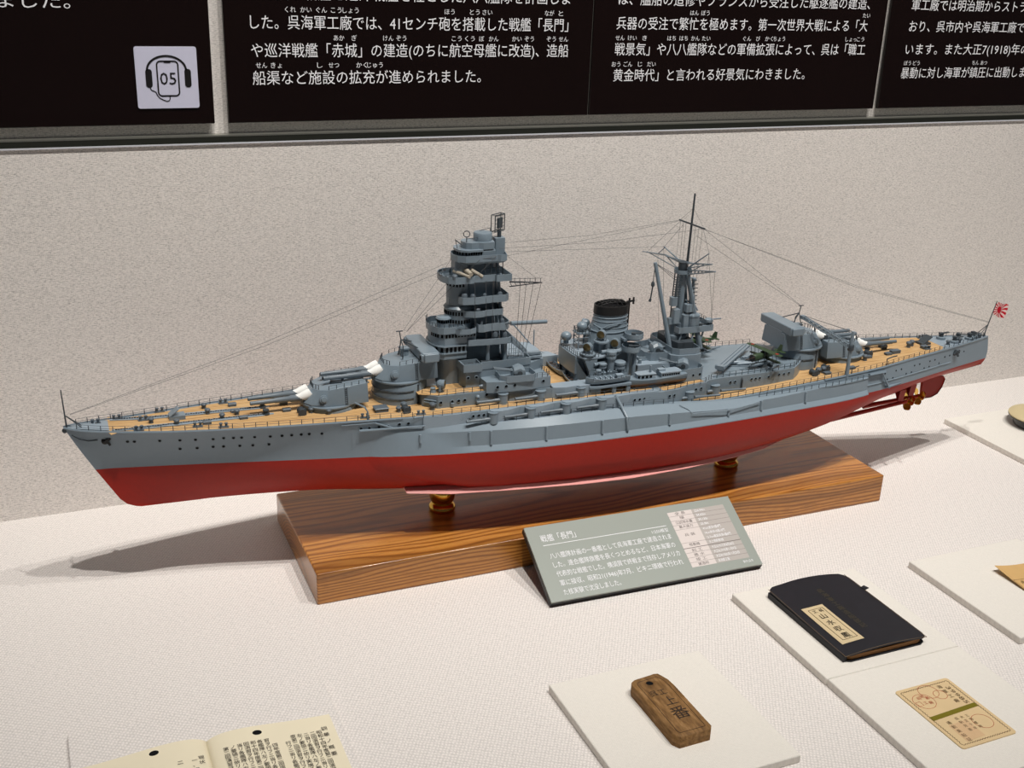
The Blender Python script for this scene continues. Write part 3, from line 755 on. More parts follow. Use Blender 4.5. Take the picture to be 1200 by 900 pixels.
# ------------------------------------------------------------------ hull form
DK_F = [(0, 9.2), (5, 8.75), (10, 8.45), (20, 8.15), (40, 7.95), (62, 7.9), (110, 7.75), (120, 7.6), (134, 7.5)]
DK_A = [(100, 3.9), (118, 3.9), (135, 4.0), (150, 4.5), (165, 5.0), (180, 5.5), (200, 5.8), (224, 5.95)]
BD = [(0, .35), (1, 1.05), (2, 1.6), (4, 2.4), (7, 3.15), (10, 3.85), (20, 6.0), (30, 7.7), (40, 9.1), (50, 10.4), (60, 11.6), (66, 12.3), (72, 12.75), (80, 12.9), (108, 13.2), (118, 13.7), (128, 13.9), (140, 13.7), (150, 13.3), (160, 12.7), (170, 12.0), (180, 10.9), (185, 9.8), (190, 8.6), (200, 6.4), (210, 4.0), (216, 2.4), (220, 1.3), (222.6, .5), (224, .2)]
BW = [(4, .12), (7, .35), (10, .9), (20, 2.9), (34, 5.9), (50, 9.4), (60, 11.3), (70, 12.6), (85, 13.7), (100, 14.1), (130, 14.2), (150, 13.7), (165, 13.1), (175, 12.1), (187, 9.8), (204, 5.3), (215, 2.5), (222, .7), (224, .2)]
KEEL = [(10, -9.0), (14, -9.3), (25, -9.55), (40, -9.85), (60, -10.25), (85, -10.5), (150, -10.5), (165, -9.9), (178, -8.5), (190, -6.6), (200, -4.7), (208, -3.6), (216, -2.6), (224, -1.5)]
STEM = [(-9.1, 13.2), (-8.9, 11.6), (-8.4, 10.2), (-7.5, 9.0), (0, 4.7), (5, 2.2), (9.3, 0)]
STERN = [(-10, 222.6), (-1.5, 222.9), (-.6, 223.4), (0, 223.8), (1.6, 224.1), (3, 223.9), (6, 223.2)]
FULL = [(5, 1.15), (15, 1.3), (30, 1.7), (50, 2.6), (75, 5), (90, 7), (140, 7), (155, 4.5), (170, 2.4), (185, 1.7), (205, 1.5), (224, 1.6)]
def deck_h(S): return smooth(S, DK_F) if S < 120 else smooth(S, DK_A)
def hull_b(S, h):
    if h >= 0:
        hd = smooth(S, DK_F) if S < 120 else smooth(S, DK_A)
        v = min(1, h / hd); pw = interp(S, [(0, 1.0), (15, 1.5), (60, 1.6), (90, 1.0), (224, 1.2)])
        return smooth(S, BW) + (smooth(S, BD) - smooth(S, BW)) * v ** pw
    d = min(1.0, h / smooth(S, KEEL)); n = interp(S, FULL)
    return smooth(S, BW) * max(0, 1 - d ** n) ** (1 / max(n * .75, 1.1))
BO = [(52, 9.0), (58, 11.5), (66, 13.3), (75, 15.0), (84, 16.4), (94, 17.2), (102, 17.6), (122, 17.8), (135, 17.3), (145, 16.6), (155, 15.8), (165, 14.9), (172, 13.9), (176, 12.9)]
def bulge_ledge(S): return interp(S, [(52, 5.9), (66, 5.75), (84, 5.6), (104, 5.5), (118, 5.2), (128, 4.4), (140, 3.75), (150, 3.85), (160, 4.1), (176, 4.0)])
def bulge_ring(S):
    bo = smooth(S, BO); f = min(1, max(0, (S - 52) / 26)); hl = bulge_ledge(S)
    slope = interp(S, [(52, .3), (66, 1.2), (84, 1.35), (138, 1.2), (144, .25), (176, .15)])
    pan = interp(S, [(52, 1.0), (66, 1.2), (150, 1.2), (176, 1.0)])
    hull = hull_b(S, hl)
    led = max(hull, min(14.5, bo - 0.6 - slope)); led = hull + (led - hull) * 1.0
    kd = smooth(S, KEEL)
    low = smooth(S, [(52, -3.5), (66, -7), (80, -9.6), (130, -9.8), (150, -8.6), (165, -6.5), (176, -4)])
    hb = lambda h: hull_b(S, h)
    g = lambda t, h: max(t, hb(h) - .25)
    return [(hull - .5, hl), (led, hl), (bo - .95 * f, hl - slope), (bo - .80 * f, pan), (bo - .05, .20), (bo, -1.2), (g(bo - .25, low * .5), low * .5), (g(bo - .9, low * .78), low * .78), (g(bo - 2.3, low * .95), low * .95), (hb(low) - .6 if hb(low) > 1 else .4, low - .12)]
# ------------------------------------------------------------------ the battleship model
ship = empty('battleship_model', (0.93634 * U, 1.72204 * U, 0.13367 * U), -0.012)
tag(ship, 'grey and red battleship model with wooden decks on brass pedestals', 'ship model')
G, GD, DKW = M['grey'], M['grey_deck'], M['deck']
def P_(name, mb, mat=None, parent=None, **kw): return mb.build(name, mat or G, parent or ship, **kw)

# hull shell: rows from keel to deck edge, both sides
hull_mb = MB()
qs = []
S_stations = sorted(set([0, .4, 1, 2, 3.2, 5, 7.5, 10, 13, 16, 20, 25, 30, 35, 40, 45, 50, 55, 60, 65, 70, 76, 82, 90, 98, 106, 114, 119.6, 120.2, 126, 134, 142, 150, 156, 162, 168, 174, 179, 184, 189, 194, 199, 204, 209, 213, 217, 220, 222, 223.2]))
VR = [0, .02, .10, .25, .42, .6, .78, .9, 1.0]
VA = [.12, .28, .45, .62, .8, .92, 1.0]
def station(s0):
    q = s0 / 223.2; row = []
    hk = smooth(max(10, s0), KEEL)
    if s0 < 13: hk = interp(s0, [(0, -9.0), (13, -9.3)])
    hd = deck_h(s0)
    for h in [hk * (1 - v) for v in VR] + [hd * v for v in VA]:
        a = interp(h, STEM); b = interp(h, STERN); S_ = a + q * (b - a)
        row.append((S_, 0.0 if h <= hk + 1e-6 else hull_b(S_, h), h))
    row[0] = (row[0][0], 0.18, row[0][2])
    return row
ST = [station(s) for s in S_stations]
nr = len(ST[0])
for side in (1, -1):
    b = len(hull_mb.v); hull_mb.v += [(x, side * y, z) for r in ST for x, y, z in r]
    for i in range(len(ST) - 1):
        for j in range(nr - 1):
            a_ = b + i * nr + j; hull_mb.f.append((a_, a_ + nr, a_ + nr + 1, a_ + 1)); hull_mb.mi.append(0)
n_all = len(ST) * nr
for i in range(len(ST) - 1):                                            # deck and keel closing strips
    for j in (nr - 1, 0):
        a_ = i * nr + j; hull_mb.f.append((a_, a_ + nr, n_all + a_ + nr, n_all + a_)); hull_mb.mi.append(0)
for i in (0, len(ST) - 1):
    for j in range(nr - 1):
        a_ = i * nr + j; hull_mb.f.append((a_, a_ + 1, n_all + a_ + 1, n_all + a_)); hull_mb.mi.append(0)
hull = P_('hull', hull_mb, M['hull'], sharp=40)

# torpedo bulges with their vertical ribs
BS = [52, 55, 58, 62, 66, 71, 76, 82, 90, 98, 106, 114, 122, 130, 136, 140, 144, 149, 155, 160, 165, 170, 174, 176]
for side in (1, -1):
    mb = MB(); mb.loft([[(s, side * t, h) for t, h in bulge_ring(s)] for s in BS])
    bl = P_('torpedo_bulge', mb, M['hull'], hull, sharp=28)
    for s, top, w in ((65.3, 0, .55), (75.2, 0, .55), (79.6, 1, .56), (91.3, 1, .56), (103.8, 1, .56), (119.8, 1, .56), (134.8, 1, .56), (143.7, 1, .56), (156.3, 1, .56)):
        r = bulge_ring(s); t2, h2 = r[2]; t3, h3 = r[3]
        if not top: h3 = h2 - 2.0; h2 = h2 - .1
        mb = MB(); mb.tube((s, side * (t2 + .12), h2 - .05), (s, side * (t3 + .14 if top else t2 + .25), h3 + .1), w * .5, n=8)
        P_('rib', mb, M['hull'], bl)
    mb = MB(); mb.path([(108.1, side * 13.5, 8.1), (109.2, side * 14.8, 5.75), (109.4, side * 17.0, 4.25), (109.6, side * 17.15, 1.2)], .32, 8); P_('slanting_rib', mb, M['hull'], bl)
    mb = MB(); mb.path([(123.0, side * 15.2, 4.75), (124.6, side * 16.2, 3.9), (125.4, side * 17.15, 3.15)], .09, 5)
    mb.path([(125.4, side * 17.12, 3.15), (134, side * 17.0, 2.75), (143, side * 16.1, 3.3)], .09, 5); P_('plate_edge', mb, M['hull'], bl)
# bilge keels
for side in (1, -1):
    pts_ = [(s_, t_ + .9, h_ + .36) for s_, t_, h_ in ((63, 10.2, -9.15), (72, 12.0, -9.2), (85, 14.0, -9.35), (100, 15.1, -9.85), (112, 15.3, -10.15), (126, 15.0, -9.95), (139, 14.0, -9.5), (147, 13.1, -8.95), (152.5, 12.6, -8.3))]
    rg = []
    for i, (s, t, h) in enumerate(pts_):
        g = .25 if i in (0, len(pts_) - 1) else 1
        rg.append([(s, side * (t - 1.9), h + .45), (s, side * (t - .3), h + .12), (s, side * (t + .35 * g), h - .62 * g), (s, side * (t + .2 * g), h - .78 * g), (s, side * (t - 2.2), h - .05)])
    P_('bilge_keel', MB().loft(rg), M['pinkh'], hull, sharp=30)

# ---- decks
def strip_deck(name, S_list, edge, hfun, inner=None, mat=DKW, par=None, dz=.05, both=True):
    mb = MB()
    for side in ((1, -1) if inner else (1,)):
        b = len(mb.v)
        for s in S_list:
            h = hfun(s) + dz; t = edge(s); i_ = inner(s) if inner else -t
            mb.v += [(s, side * t, h), (s, side * i_, h), (s, side * t, h - dz - .05), (s, side * i_, h - dz - .05)]
        n = len(S_list)
        for i in range(n - 1):
            a_ = b + i * 4
            mb.f += [(a_, a_ + 4, a_ + 5, a_ + 1), (a_, a_ + 2, a_ + 6, a_ + 4), (a_ + 1, a_ + 5, a_ + 7, a_ + 3), (a_ + 2, a_ + 3, a_ + 7, a_ + 6)]; mb.mi += [0] * 4
        mb.f += [(b, b + 1, b + 3, b + 2), (b + (n - 1) * 4, b + (n - 1) * 4 + 2, b + (n - 1) * 4 + 3, b + (n - 1) * 4 + 1)]; mb.mi += [0, 0]
    return P_(name, mb, mat)
fr_ = lambda a, b, st: [a + (b - a) * i / st for i in range(st + 1)]
def edge_f(s): return max(.2, min(smooth(s, BD) - .75, 12.6 if 63 < s < 109 else 99))
strip_deck('forecastle_planking', [7, 8, 10, 13, 16] + fr_(20, 118, 49) , lambda s: edge_f(s) if s > 8 else max(.25, edge_f(s) * (s - 6.3)), lambda s: smooth(s, DK_F))
strip_deck('quarterdeck_planking', fr_(121, 204, 42) + [206, 207.5], lambda s: max(.3, smooth(s, BD) - .7) if s < 205 else (smooth(s, BD) - .7) * (1 - (s - 205) / 4), lambda s: smooth(s, DK_A))
# deck edge bead
def rail_bead(pts_, r, name): 
    P_(name, MB().path(pts_, r, 6), G)
for side in (1, -1):
    rail_bead([(s, side * (smooth(s, BD) - .05), smooth(s, DK_F) + .05) for s in [0, .6, 1.4, 2.5, 4, 6, 9] + fr_(12, 62, 20)], .22, 'deck_edge')
    rail_bead([(s, side * (smooth(s, BD) - .05), smooth(s, DK_A) + .05) for s in fr_(163, 215, 20) + [217, 219, 221, 222.4, 223]], .24, 'deck_edge')

# railings: stanchions and two wires in one run
def railing(pts_, height=1.15, gap=2.0, name='railing', parent=None, wires=(1.0, .55), rs=.075, rw=.035, pre=None):
    mb = MB() if pre is None else pre
    L = [0]
    for a, b in zip(pts_, pts_[1:]): L.append(L[-1] + (Vector(b) - Vector(a)).length)
    n = max(1, round(L[-1] / gap)); sp = []
    for i in range(n + 1):
        d = L[-1] * i / n
        for j in range(len(pts_) - 1):
            if d <= L[j + 1] + 1e-6:
                f = (d - L[j]) / max(1e-6, L[j + 1] - L[j]); p_ = Vector(pts_[j]).lerp(Vector(pts_[j + 1]), f); break
        mb.tube(p_, p_ + Vector((0, 0, height)), rs, n=5); sp.append(p_)
    for w in wires:
        q = [p_ + Vector((0, 0, height * w)) for p_ in [Vector(x) for x in pts_]]
        mb.path(q, rw, 4)
    if pre is None: return P_(name, mb, M['rail'], parent)
for side in (1, -1):
    railing([(s, side * (smooth(s, BD) - .35), smooth(s, DK_F)) for s in [2.2, 4, 6, 9] + fr_(12, 64, 20)], gap=2.15)
    railing([(s, side * 12.6, smooth(s, DK_F)) for s in fr_(64, 110, 12)], gap=2.0)
    railing([(110, side * 12.7, 7.75), (116, side * 13.1, 7.7), (122.5, side * 13.1, 7.6), (125.5, side * 12.2, 7.55), (131, side * 11.6, 7.5), (133.2, side * 10.0, 7.5)], gap=1.9)
    railing([(s, side * (smooth(s, BD) - .35), smooth(s, DK_A)) for s in fr_(127, 215, 30) + [217.5, 220, 222]], gap=2.0)
    railing([(s, side * (bulge_ring(s)[1][0] - .3), bulge_ledge(s)) for s in fr_(66, 122, 14)], gap=2.4, height=1.0)
    railing([(s, side * (bulge_ring(s)[1][0] - .15), bulge_ledge(s)) for s in fr_(144, 174, 10)], gap=2.0, height=1.0)

# portholes
def porthole(parent, S_, T_, h, normal=(0, 1, 0), r=.30):
    mb = MB('rel'); d = Vector(normal).normalized()
    mb.cur = 0; mb.axle((0, 0, 0), d, [(r * 1.35, -.06), (r * 1.35, .05), (r * 1.0, .09), (r * .98, .03)], 12)
    mb.cur = 1; mb.axle((0, 0, 0), d, [(r * .98, -.03), (r * .98, .045)], 12)
    return mb
_pm = {}
def put_porthole(parent, S_, T_, h, normal=(0, 1, 0), r=.30, dark=False):
    key = (tuple(round(x, 1) for x in normal), r, dark)
    if key not in _pm:
        mb = porthole(parent, S_, T_, h, normal, r)
        o = mb.build('porthole', None, parent, loc=A(S_, T_, h), mats=[M['grey_dark'] if dark else G, M['dark']]); _pm[key] = o
    else: dup(_pm[key], A(S_, T_, h), parent=parent)
def hull_normal(S_, h):
    e = .3; ds = (hull_b(S_ + e, h) - hull_b(S_ - e, h)) / (2 * e); dh = (hull_b(S_, h + e) - hull_b(S_, h - e)) / (2 * e)
    return Vector((-ds, 1, -dh)).normalized()
UPR = [(10.8, 6.21), (12.0, 6.14), (16.5, 6.09), (20.1, 6.0), (22.9, 5.98), (26.1, 5.89), (28.0, 6.04), (29.8, 5.95), (31.3, 5.92), (33.7, 5.87), (36.6, 5.81), (38.8, 5.81), (40.6, 5.83), (42.4, 5.86), (43.9, 5.87), (46.3, 5.8)]
LOR = [(20.1, 3.81), (23.2, 3.82), (26.1, 3.96), (28.0, 3.92), (31.0, 3.89), (33.4, 3.86), (36.4, 3.9)]
MIDR = [(53.8, 6.4), (55.4, 6.4), (57.3, 6.5), (59.1, 6.5), (61.3, 6.75), (63.1, 6.8), (67.0, 6.9), (68.5, 6.85), (70.8, 6.81), (73.9, 6.84)]
AFTR = [(180 + 3 * i, 4.2 + .02 * i) for i in range(11)]
for s, h in UPR + LOR: put_porthole(hull, s, hull_b(s, h), h, hull_normal(s, h), .24, True)
for s, h in MIDR: put_porthole(hull, s, hull_b(s, h) + .02, h, hull_normal(s, h), .30)
for i, s in enumerate((182, 186, 188, 193, 195, 199, 201, 205, 207, 211, 213)): put_porthole(hull, s, hull_b(s, 3.9), 3.9, hull_normal(s, 3.9), .17, True)
for s, h in ((183, 2.3), (185, 2.3), (190, 2.4), (192, 2.4), (197, 2.5), (199, 2.5), (203, 2.6)): put_porthole(hull, s, hull_b(s, h), h, hull_normal(s, h), .17, True)
# fore anchors and aft anchor, hawse trace
def anchor(S_, T_, h, side, sc=1.0):
    mb = MB('rel')
    mb.axle((0, 0, 0), (0, side, 0), [(.95 * sc, -.3), (1.0 * sc, .12), (.75 * sc, .2)], 14)
    mb.box((0, side * .35, .2 * sc), (.35 * sc, .35, 1.7 * sc), ry=.9); mb.box((.65 * sc, side * .4, -.35 * sc), (.55 * sc, .4, 1.9 * sc), ry=-.5)
    mb.box((.95 * sc, side * .45, .5 * sc), (.9 * sc, .3, .5 * sc), ry=-.7)
    return mb.build('anchor', M['black'] if S_ < 100 else M['grey_dark'], hull, loc=A(S_, T_, h))
for side in (1, -1): anchor(6.9, side * (hull_b(6.9, 6.6) - .05), 6.6, side, .72)
anchor(209.0, hull_b(209, 4.3) + .03, 4.3, 1, .8)
P_('chain_trace', MB().path([(1.2, hull_b(1.2, 8.0) + .05, 8.0), (2.4, hull_b(2.4, 7.2) + .08, 7.2), (4.0, hull_b(4, 6.75) + .08, 6.75), (5.6, hull_b(5.6, 6.9) + .1, 6.9)], .10, 5), M['grey_dark'], hull)
# booms stowed along the hull side
P_('boom', MB().tube((53.4, 10.9, 5.95), (66.3, 12.75, 6.15), .32, .18), G, hull)
P_('boom_bracket', MB().tube((60.0, 11.7, 6.1), (56.4, 11.35, 7.5), .20), G, hull)
P_('fender_strake', MB().path([(50, hull_b(50, 7.35) + .05, 7.35), (56.5, hull_b(56.5, 7.45) + .06, 7.45)], .16, 6), G, hull)
for side in (1, -1):
    P_('hull_strake', MB().path([(s, side * (hull_b(s, 1.9) + .05), 1.9) for s in fr_(176, 208, 10)], .14, 5), M['hull'], hull)
    mb = MB(); mb.loft([[(176.2, side * 12.0, 5.0), (176.2, side * 12.3, 4.6), (176.2, side * 10.8, 4.4)], [(181.5, side * 11.2, 5.0), (181.5, side * 11.5, 4.6), (181.5, side * 10, 4.4)]])
    mb.loft([[(180.3, side * 11.4, 4.6), (180.3, side * 11.7, 4.6), (180.6, side * 11.4, 4.6)], [(183.2, side * 10.9, .2), (183.2, side * 11.5, .2), (184.0, side * 10.9, .2)]])
    P_('propeller_guard', mb, G, hull)
    P_('shaft_fairing', MB().loft([[(182.5, side * (hull_b(182.5, .4) - .4), .9), (182.5, side * (hull_b(182.5, .4) + .9), .55), (182.5, side * (hull_b(182.5, .4) - .4), .1)], [(188.5, side * (hull_b(188.5, .4) - .4), .8), (188.5, side * (hull_b(188.5, .4) + .1), .5), (188.5, side * (hull_b(188.5, .4) - .4), .2)]]), G, hull)
# shafts, brackets, propellers, rudder
for side in (1, -1):
    for (s0, t0, h0), (s1, t1, h1) in (((172, 5.6, -8.7), (195.4, 5.0, -7.0)), ((184, 2.6, -7.9), (201.0, 2.4, -7.2))):
        P_('propeller_shaft', MB().tube((s0, side * t0, h0), (s1, side * t1, h1), .62, .45, 10), M['redh'], hull)
        mb = MB()
        for dt in (-1.6, .9): mb.loft([[(s1 - 3.0, side * t1, h1 + .2), (s1 - 1.6, side * t1, h1 + .2), (s1 - 1.6, side * (t1 + .25), h1 + .2)], [(s1 - 3.4, side * (t1 + dt), h1 + 3.6), (s1 - 1.8, side * (t1 + dt), h1 + 3.8), (s1 - 1.8, side * (t1 + dt + .25), h1 + 3.8)]])
        P_('shaft_bracket', mb, M['redh'], hull)
        pr = MB('rel')
        pr.axle((0, 0, 0), (1, 0, 0), [(.5, -.5), (.55, 0), (.45, .6), (.15, 1.0)], 12)
        pr_o = pr.build('propeller', M['brass'], hull, loc=A(s1 + .4, side * t1, h1))
        for b_ in range(3):
            a0 = b_ * 2 * PI / 3 + .4; bl = MB('rel'); rg = []
            for rr, w in ((.35, .7), (1.1, 1.8), (1.75, 2.1), (2.3, 1.5), (2.5, .5)):
                ring_ = []
                for f_, x_ in ((-1, -.28), (0, .06), (1, .28), (0, -.06)):
                    an = a0 + f_ * w / max(rr, .6) * .62; ring_.append((x_, rr * math.cos(an), rr * math.sin(an)))
                rg.append(ring_)
            bl.loft(rg).build('blade', M['brass'], pr_o, sharp=60)
mb = MB(); rud = [(203.8, -3.2), (204.2, -8.3), (205.3, -9.2), (207.6, -9.2), (209.6, -8.4), (210.8, -6.6), (211.4, -4.4), (210.8, -3.6), (208, -3.3)]
mb.loft([[(s, -.12, h) for s, h in rud], [(s * .98 + 207 * .02, -.38, h * .97 - .2) for s, h in rud], [(s * .98 + 207 * .02, .38, h * .97 - .2) for s, h in rud], [(s, .12, h) for s, h in rud]])
P_('rudder', mb, M['redh'], hull)
P_('rudder_stock', MB().box((204.6, 0, -3.6), (2.2, .9, 1.6)), M['redh'], hull)

# ---- forecastle deck gear
fd = lambda s: smooth(s, DK_F) + .05
mb = MB(); mb.loft([[(1.3, t, fd(1.3)) for t in (-.9, .9)] + [(1.3, t, fd(1.3) + .12) for t in (.9, -.9)], [(7.8, t, fd(7.8)) for t in (-2.6, 2.6)] + [(7.8, t, fd(7.8) + .12) for t in (2.6, -2.6)]])
P_('bow_plate', mb, GD)
for side in (1, -1):
    t0 = 1.9
    mb = MB(); mb.loft([[(8.2, side * 2.4, fd(8.2)), (8.2, side * 3.1, fd(8.2)), (8.2, side * 3.1, fd(8) + .12), (8.2, side * 2.4, fd(8) + .12)], [(15, side * 1.6, fd(15)), (15, side * 3.0, fd(15)), (15, side * 3.0, fd(15) + .12), (15, side * 1.6, fd(15) + .12)], [(36.5, side * 1.3, fd(36)), (36.5, side * 2.6, fd(36)), (36.5, side * 2.6, fd(36) + .12), (36.5, side * 1.3, fd(36) + .12)], [(38.5, side * 1.7, fd(38)), (38.5, side * 2.2, fd(38)), (38.5, side * 2.2, fd(38) + .12), (38.5, side * 1.7, fd(38) + .12)]])
    P_('chain_plate', mb, GD)
    mb = MB(); n = 58
    for i in range(n):
        s = 9.0 + 27.5 * i / n; t = side * (2.75 - .8 * min(1, (s - 9) / 14)); mb.box((s, t, fd(s) + .22), (.40, .26 if i % 2 else .12, .12 if i % 2 else .26))
    P_('anchor_chain', mb, M['grey_dark'])
    mb = MB(); mb.cyl((37.0, side * 1.9), .75, fd(37), fd(37) + .3, 14); mb.lathe((37.0, side * 1.9, fd(37) + .3), [(.5, 0), (.42, .35), (.65, .6), (.6, .8), (.2, .85)], 14); P_('capstan', mb, M['grey_dark'])
mb = MB(); mb.box((20.4, -1.0, fd(20) + .4), (3.0, 2.2, .8)); mb.loft([[(18.9, -2.1, fd(20) + .8), (19.2, -2.1, fd(20) + .8), (19.2, .1, fd(20) + .8), (18.9, .1, fd(20) + .8)], [(20.6, -2.1, fd(20) + 2.1), (20.8, -2.1, fd(20) + 2.1), (20.8, .1, fd(20) + 2.1), (20.6, .1, fd(20) + 2.1)]])
P_('skylight_hatch', mb, G)
def bollard(S_, T_, rz=0.0, first=[None]):
    if first[0] is None:
        mb = MB('rel'); mb.box((0, 0, .08), (1.9, .8, .16))
        for dx in (-.5, .5): mb.lathe((dx, 0, .1), [(.26, 0), (.24, .6), (.34, .66), (.34, .8), (.1, .84)], 10)
        first[0] = mb.build('bollard', M['grey_mid'], ship, loc=A(S_, T_, (fd(S_) if S_ < 120 else smooth(S_, DK_A) + .05)), rot=(0, 0, rz))
    else: dup(first[0], A(S_, T_, fd(S_) if S_ < 120 else smooth(S_, DK_A) + .05), (0, 0, rz))
for s, t in ((14.2, -1.4), (5.6, -1.4), (17.6, -5.0), (28.2, 6.0), (23.6, 4.4), (55, 9.3), (13.0, 3.4), (9.5, -3.0), (30, -6.3), (66, 11.0), (200.5, 3.6), (205, -4.0), (60, -9.5)): bollard(s, t, .08 * (1 if t < 0 else -1))
def vent(S_, T_, h, r=.42, ht=1.0, first={}):
    key = (r, ht)
    if key not in first:
        mb = MB('rel'); mb.lathe((0, 0, 0), [(r, 0), (r, ht * .6), (r * 1.35, ht * .62), (r * 1.35, ht * .85), (r * 1.0, ht), (.02, ht * 1.05)], 12)
        first[key] = mb.build('mushroom_vent', M['grey_mid'], ship, loc=A(S_, T_, h))
    else: dup(first[key], A(S_, T_, h))
for s, t in ((26.3, -1.6), (28.6, 1.6), (31.6, .4), (20.0, 2.3), (45.6, 3.6), (48.7, 5.4), (26.0, -4.6), (15.5, .3), (62.2, 8.2)): vent(s, t, fd(s), .42, 1.1)
for s, t in ((63.6, 7.2), (69.0, 9.2)): vent(s, t, fd(s), .5, 1.5)
def hatch(S_, T_, h, d=(1.5, 1.0, .6), first={}):
    if d not in first:
        mb = MB('rel'); mb.box((0, 0, d[2] * .4), (d[0], d[1], d[2] * .8)); mb.loft([[(x * d[0] * .56, y * d[1] * .56, d[2] * .8) for x, y in ((-1, -1), (1, -1), (1, 1), (-1, 1))], [(x * d[0] * .45, y * d[1] * .45, d[2]) for x, y in ((-1, -1), (1, -1), (1, 1), (-1, 1))]])
        first[d] = mb.build('deck_hatch', M['grey_mid'], ship, loc=A(S_, T_, h))
    else: dup(first[d], A(S_, T_, h))
for s, t in ((31.5, -1.0), (32.5, 2.8), (31.5, -4.5), (41.3, -2.4), (41.2, 1.3), (25.5, 3.4)): hatch(s, t, fd(s))
hatch(59.0, 6.6, fd(59), (2.6, 2.2, .9)); 
def winch(S_, T_, h, first=[None]):
    if first[0] is None:
        mb = MB('rel'); mb.axle((0, -.9, .6), (0, 1, 0), [(.75, 0), (.8, .15), (.5, .3), (.5, 1.5), (.8, 1.65), (.75, 1.8)], 12); mb.box((.3, 0, .5), (1.2, 1.3, 1.0)); mb.tube((-.7, .5, .2), (.8, .3, 1.3), .18)
        first[0] = mb.build('cable_reel', M['grey_dark'], ship, loc=A(S_, T_, h))
    else: dup(first[0], A(S_, T_, h))
for s, t in ((43.6, 3.9), (63.5, 8.9)): winch(s, t, fd(s))
P_('boat_davit', MB().path([(55.3, 10.2, 7.9), (55.3, 10.3, 9.6), (54.8, 10.1, 10.5), (53.2, 8.6, 11.1)], .17, 6), G)
mb = MB(); mb.tube((.5, 0, 9.1), (.2, 0, 16.7), .16, .10); mb.tube((3.4, .55, 8.8), (.45, 0, 11.6), .09); mb.tube((3.4, -.55, 8.8), (.45, 0, 11.6), .09); P_('jackstaff', mb, M['grey_dark'])
mb = MB(); mb.ball((.1, 0, 8.6), .5, sz=1.0); mb.tube((.2, -.6, 8.8), (.2, .6, 8.8), .25); P_('bow_chock', mb, M['grey_dark'])

# ---- main gun turrets
def gun_barrel(par, t, droop):
    mb = MB('rel'); c = (-2.0, t, 1.35)
    mb.axle(c, (-1, 0, droop), [(.72, 0), (.70, 6.2), (.58, 6.4), (.56, 9.2), (.48, 9.5), (.40, 13.7), (.43, 13.8), (.43, 14.15), (.30, 14.2), (.28, 13.8)], 16)
    return mb.build('gun_barrel', M['gun'], par)
def blast_bag(par, t):
    rg = []
    for x, zc_, ry_, rz_ in ((-4.05, 2.05, .92, .95), (-4.7, 1.8, .90, .98), (-5.5, 1.52, .84, .92), (-6.4, 1.38, .70, .74), (-7.2, 1.34, .60, .62), (-7.8, 1.34, .57, .58)):
        rg.append([(x - .55 * math.sin(2 * PI * i / 14) * (1 if x > -6 else .3), t + ry_ * math.cos(2 * PI * i / 14), zc_ + rz_ * math.sin(2 * PI * i / 14)) for i in range(14)])
    return MB('rel').loft(rg).build('blast_bag', M['white'], par, sharp=70)
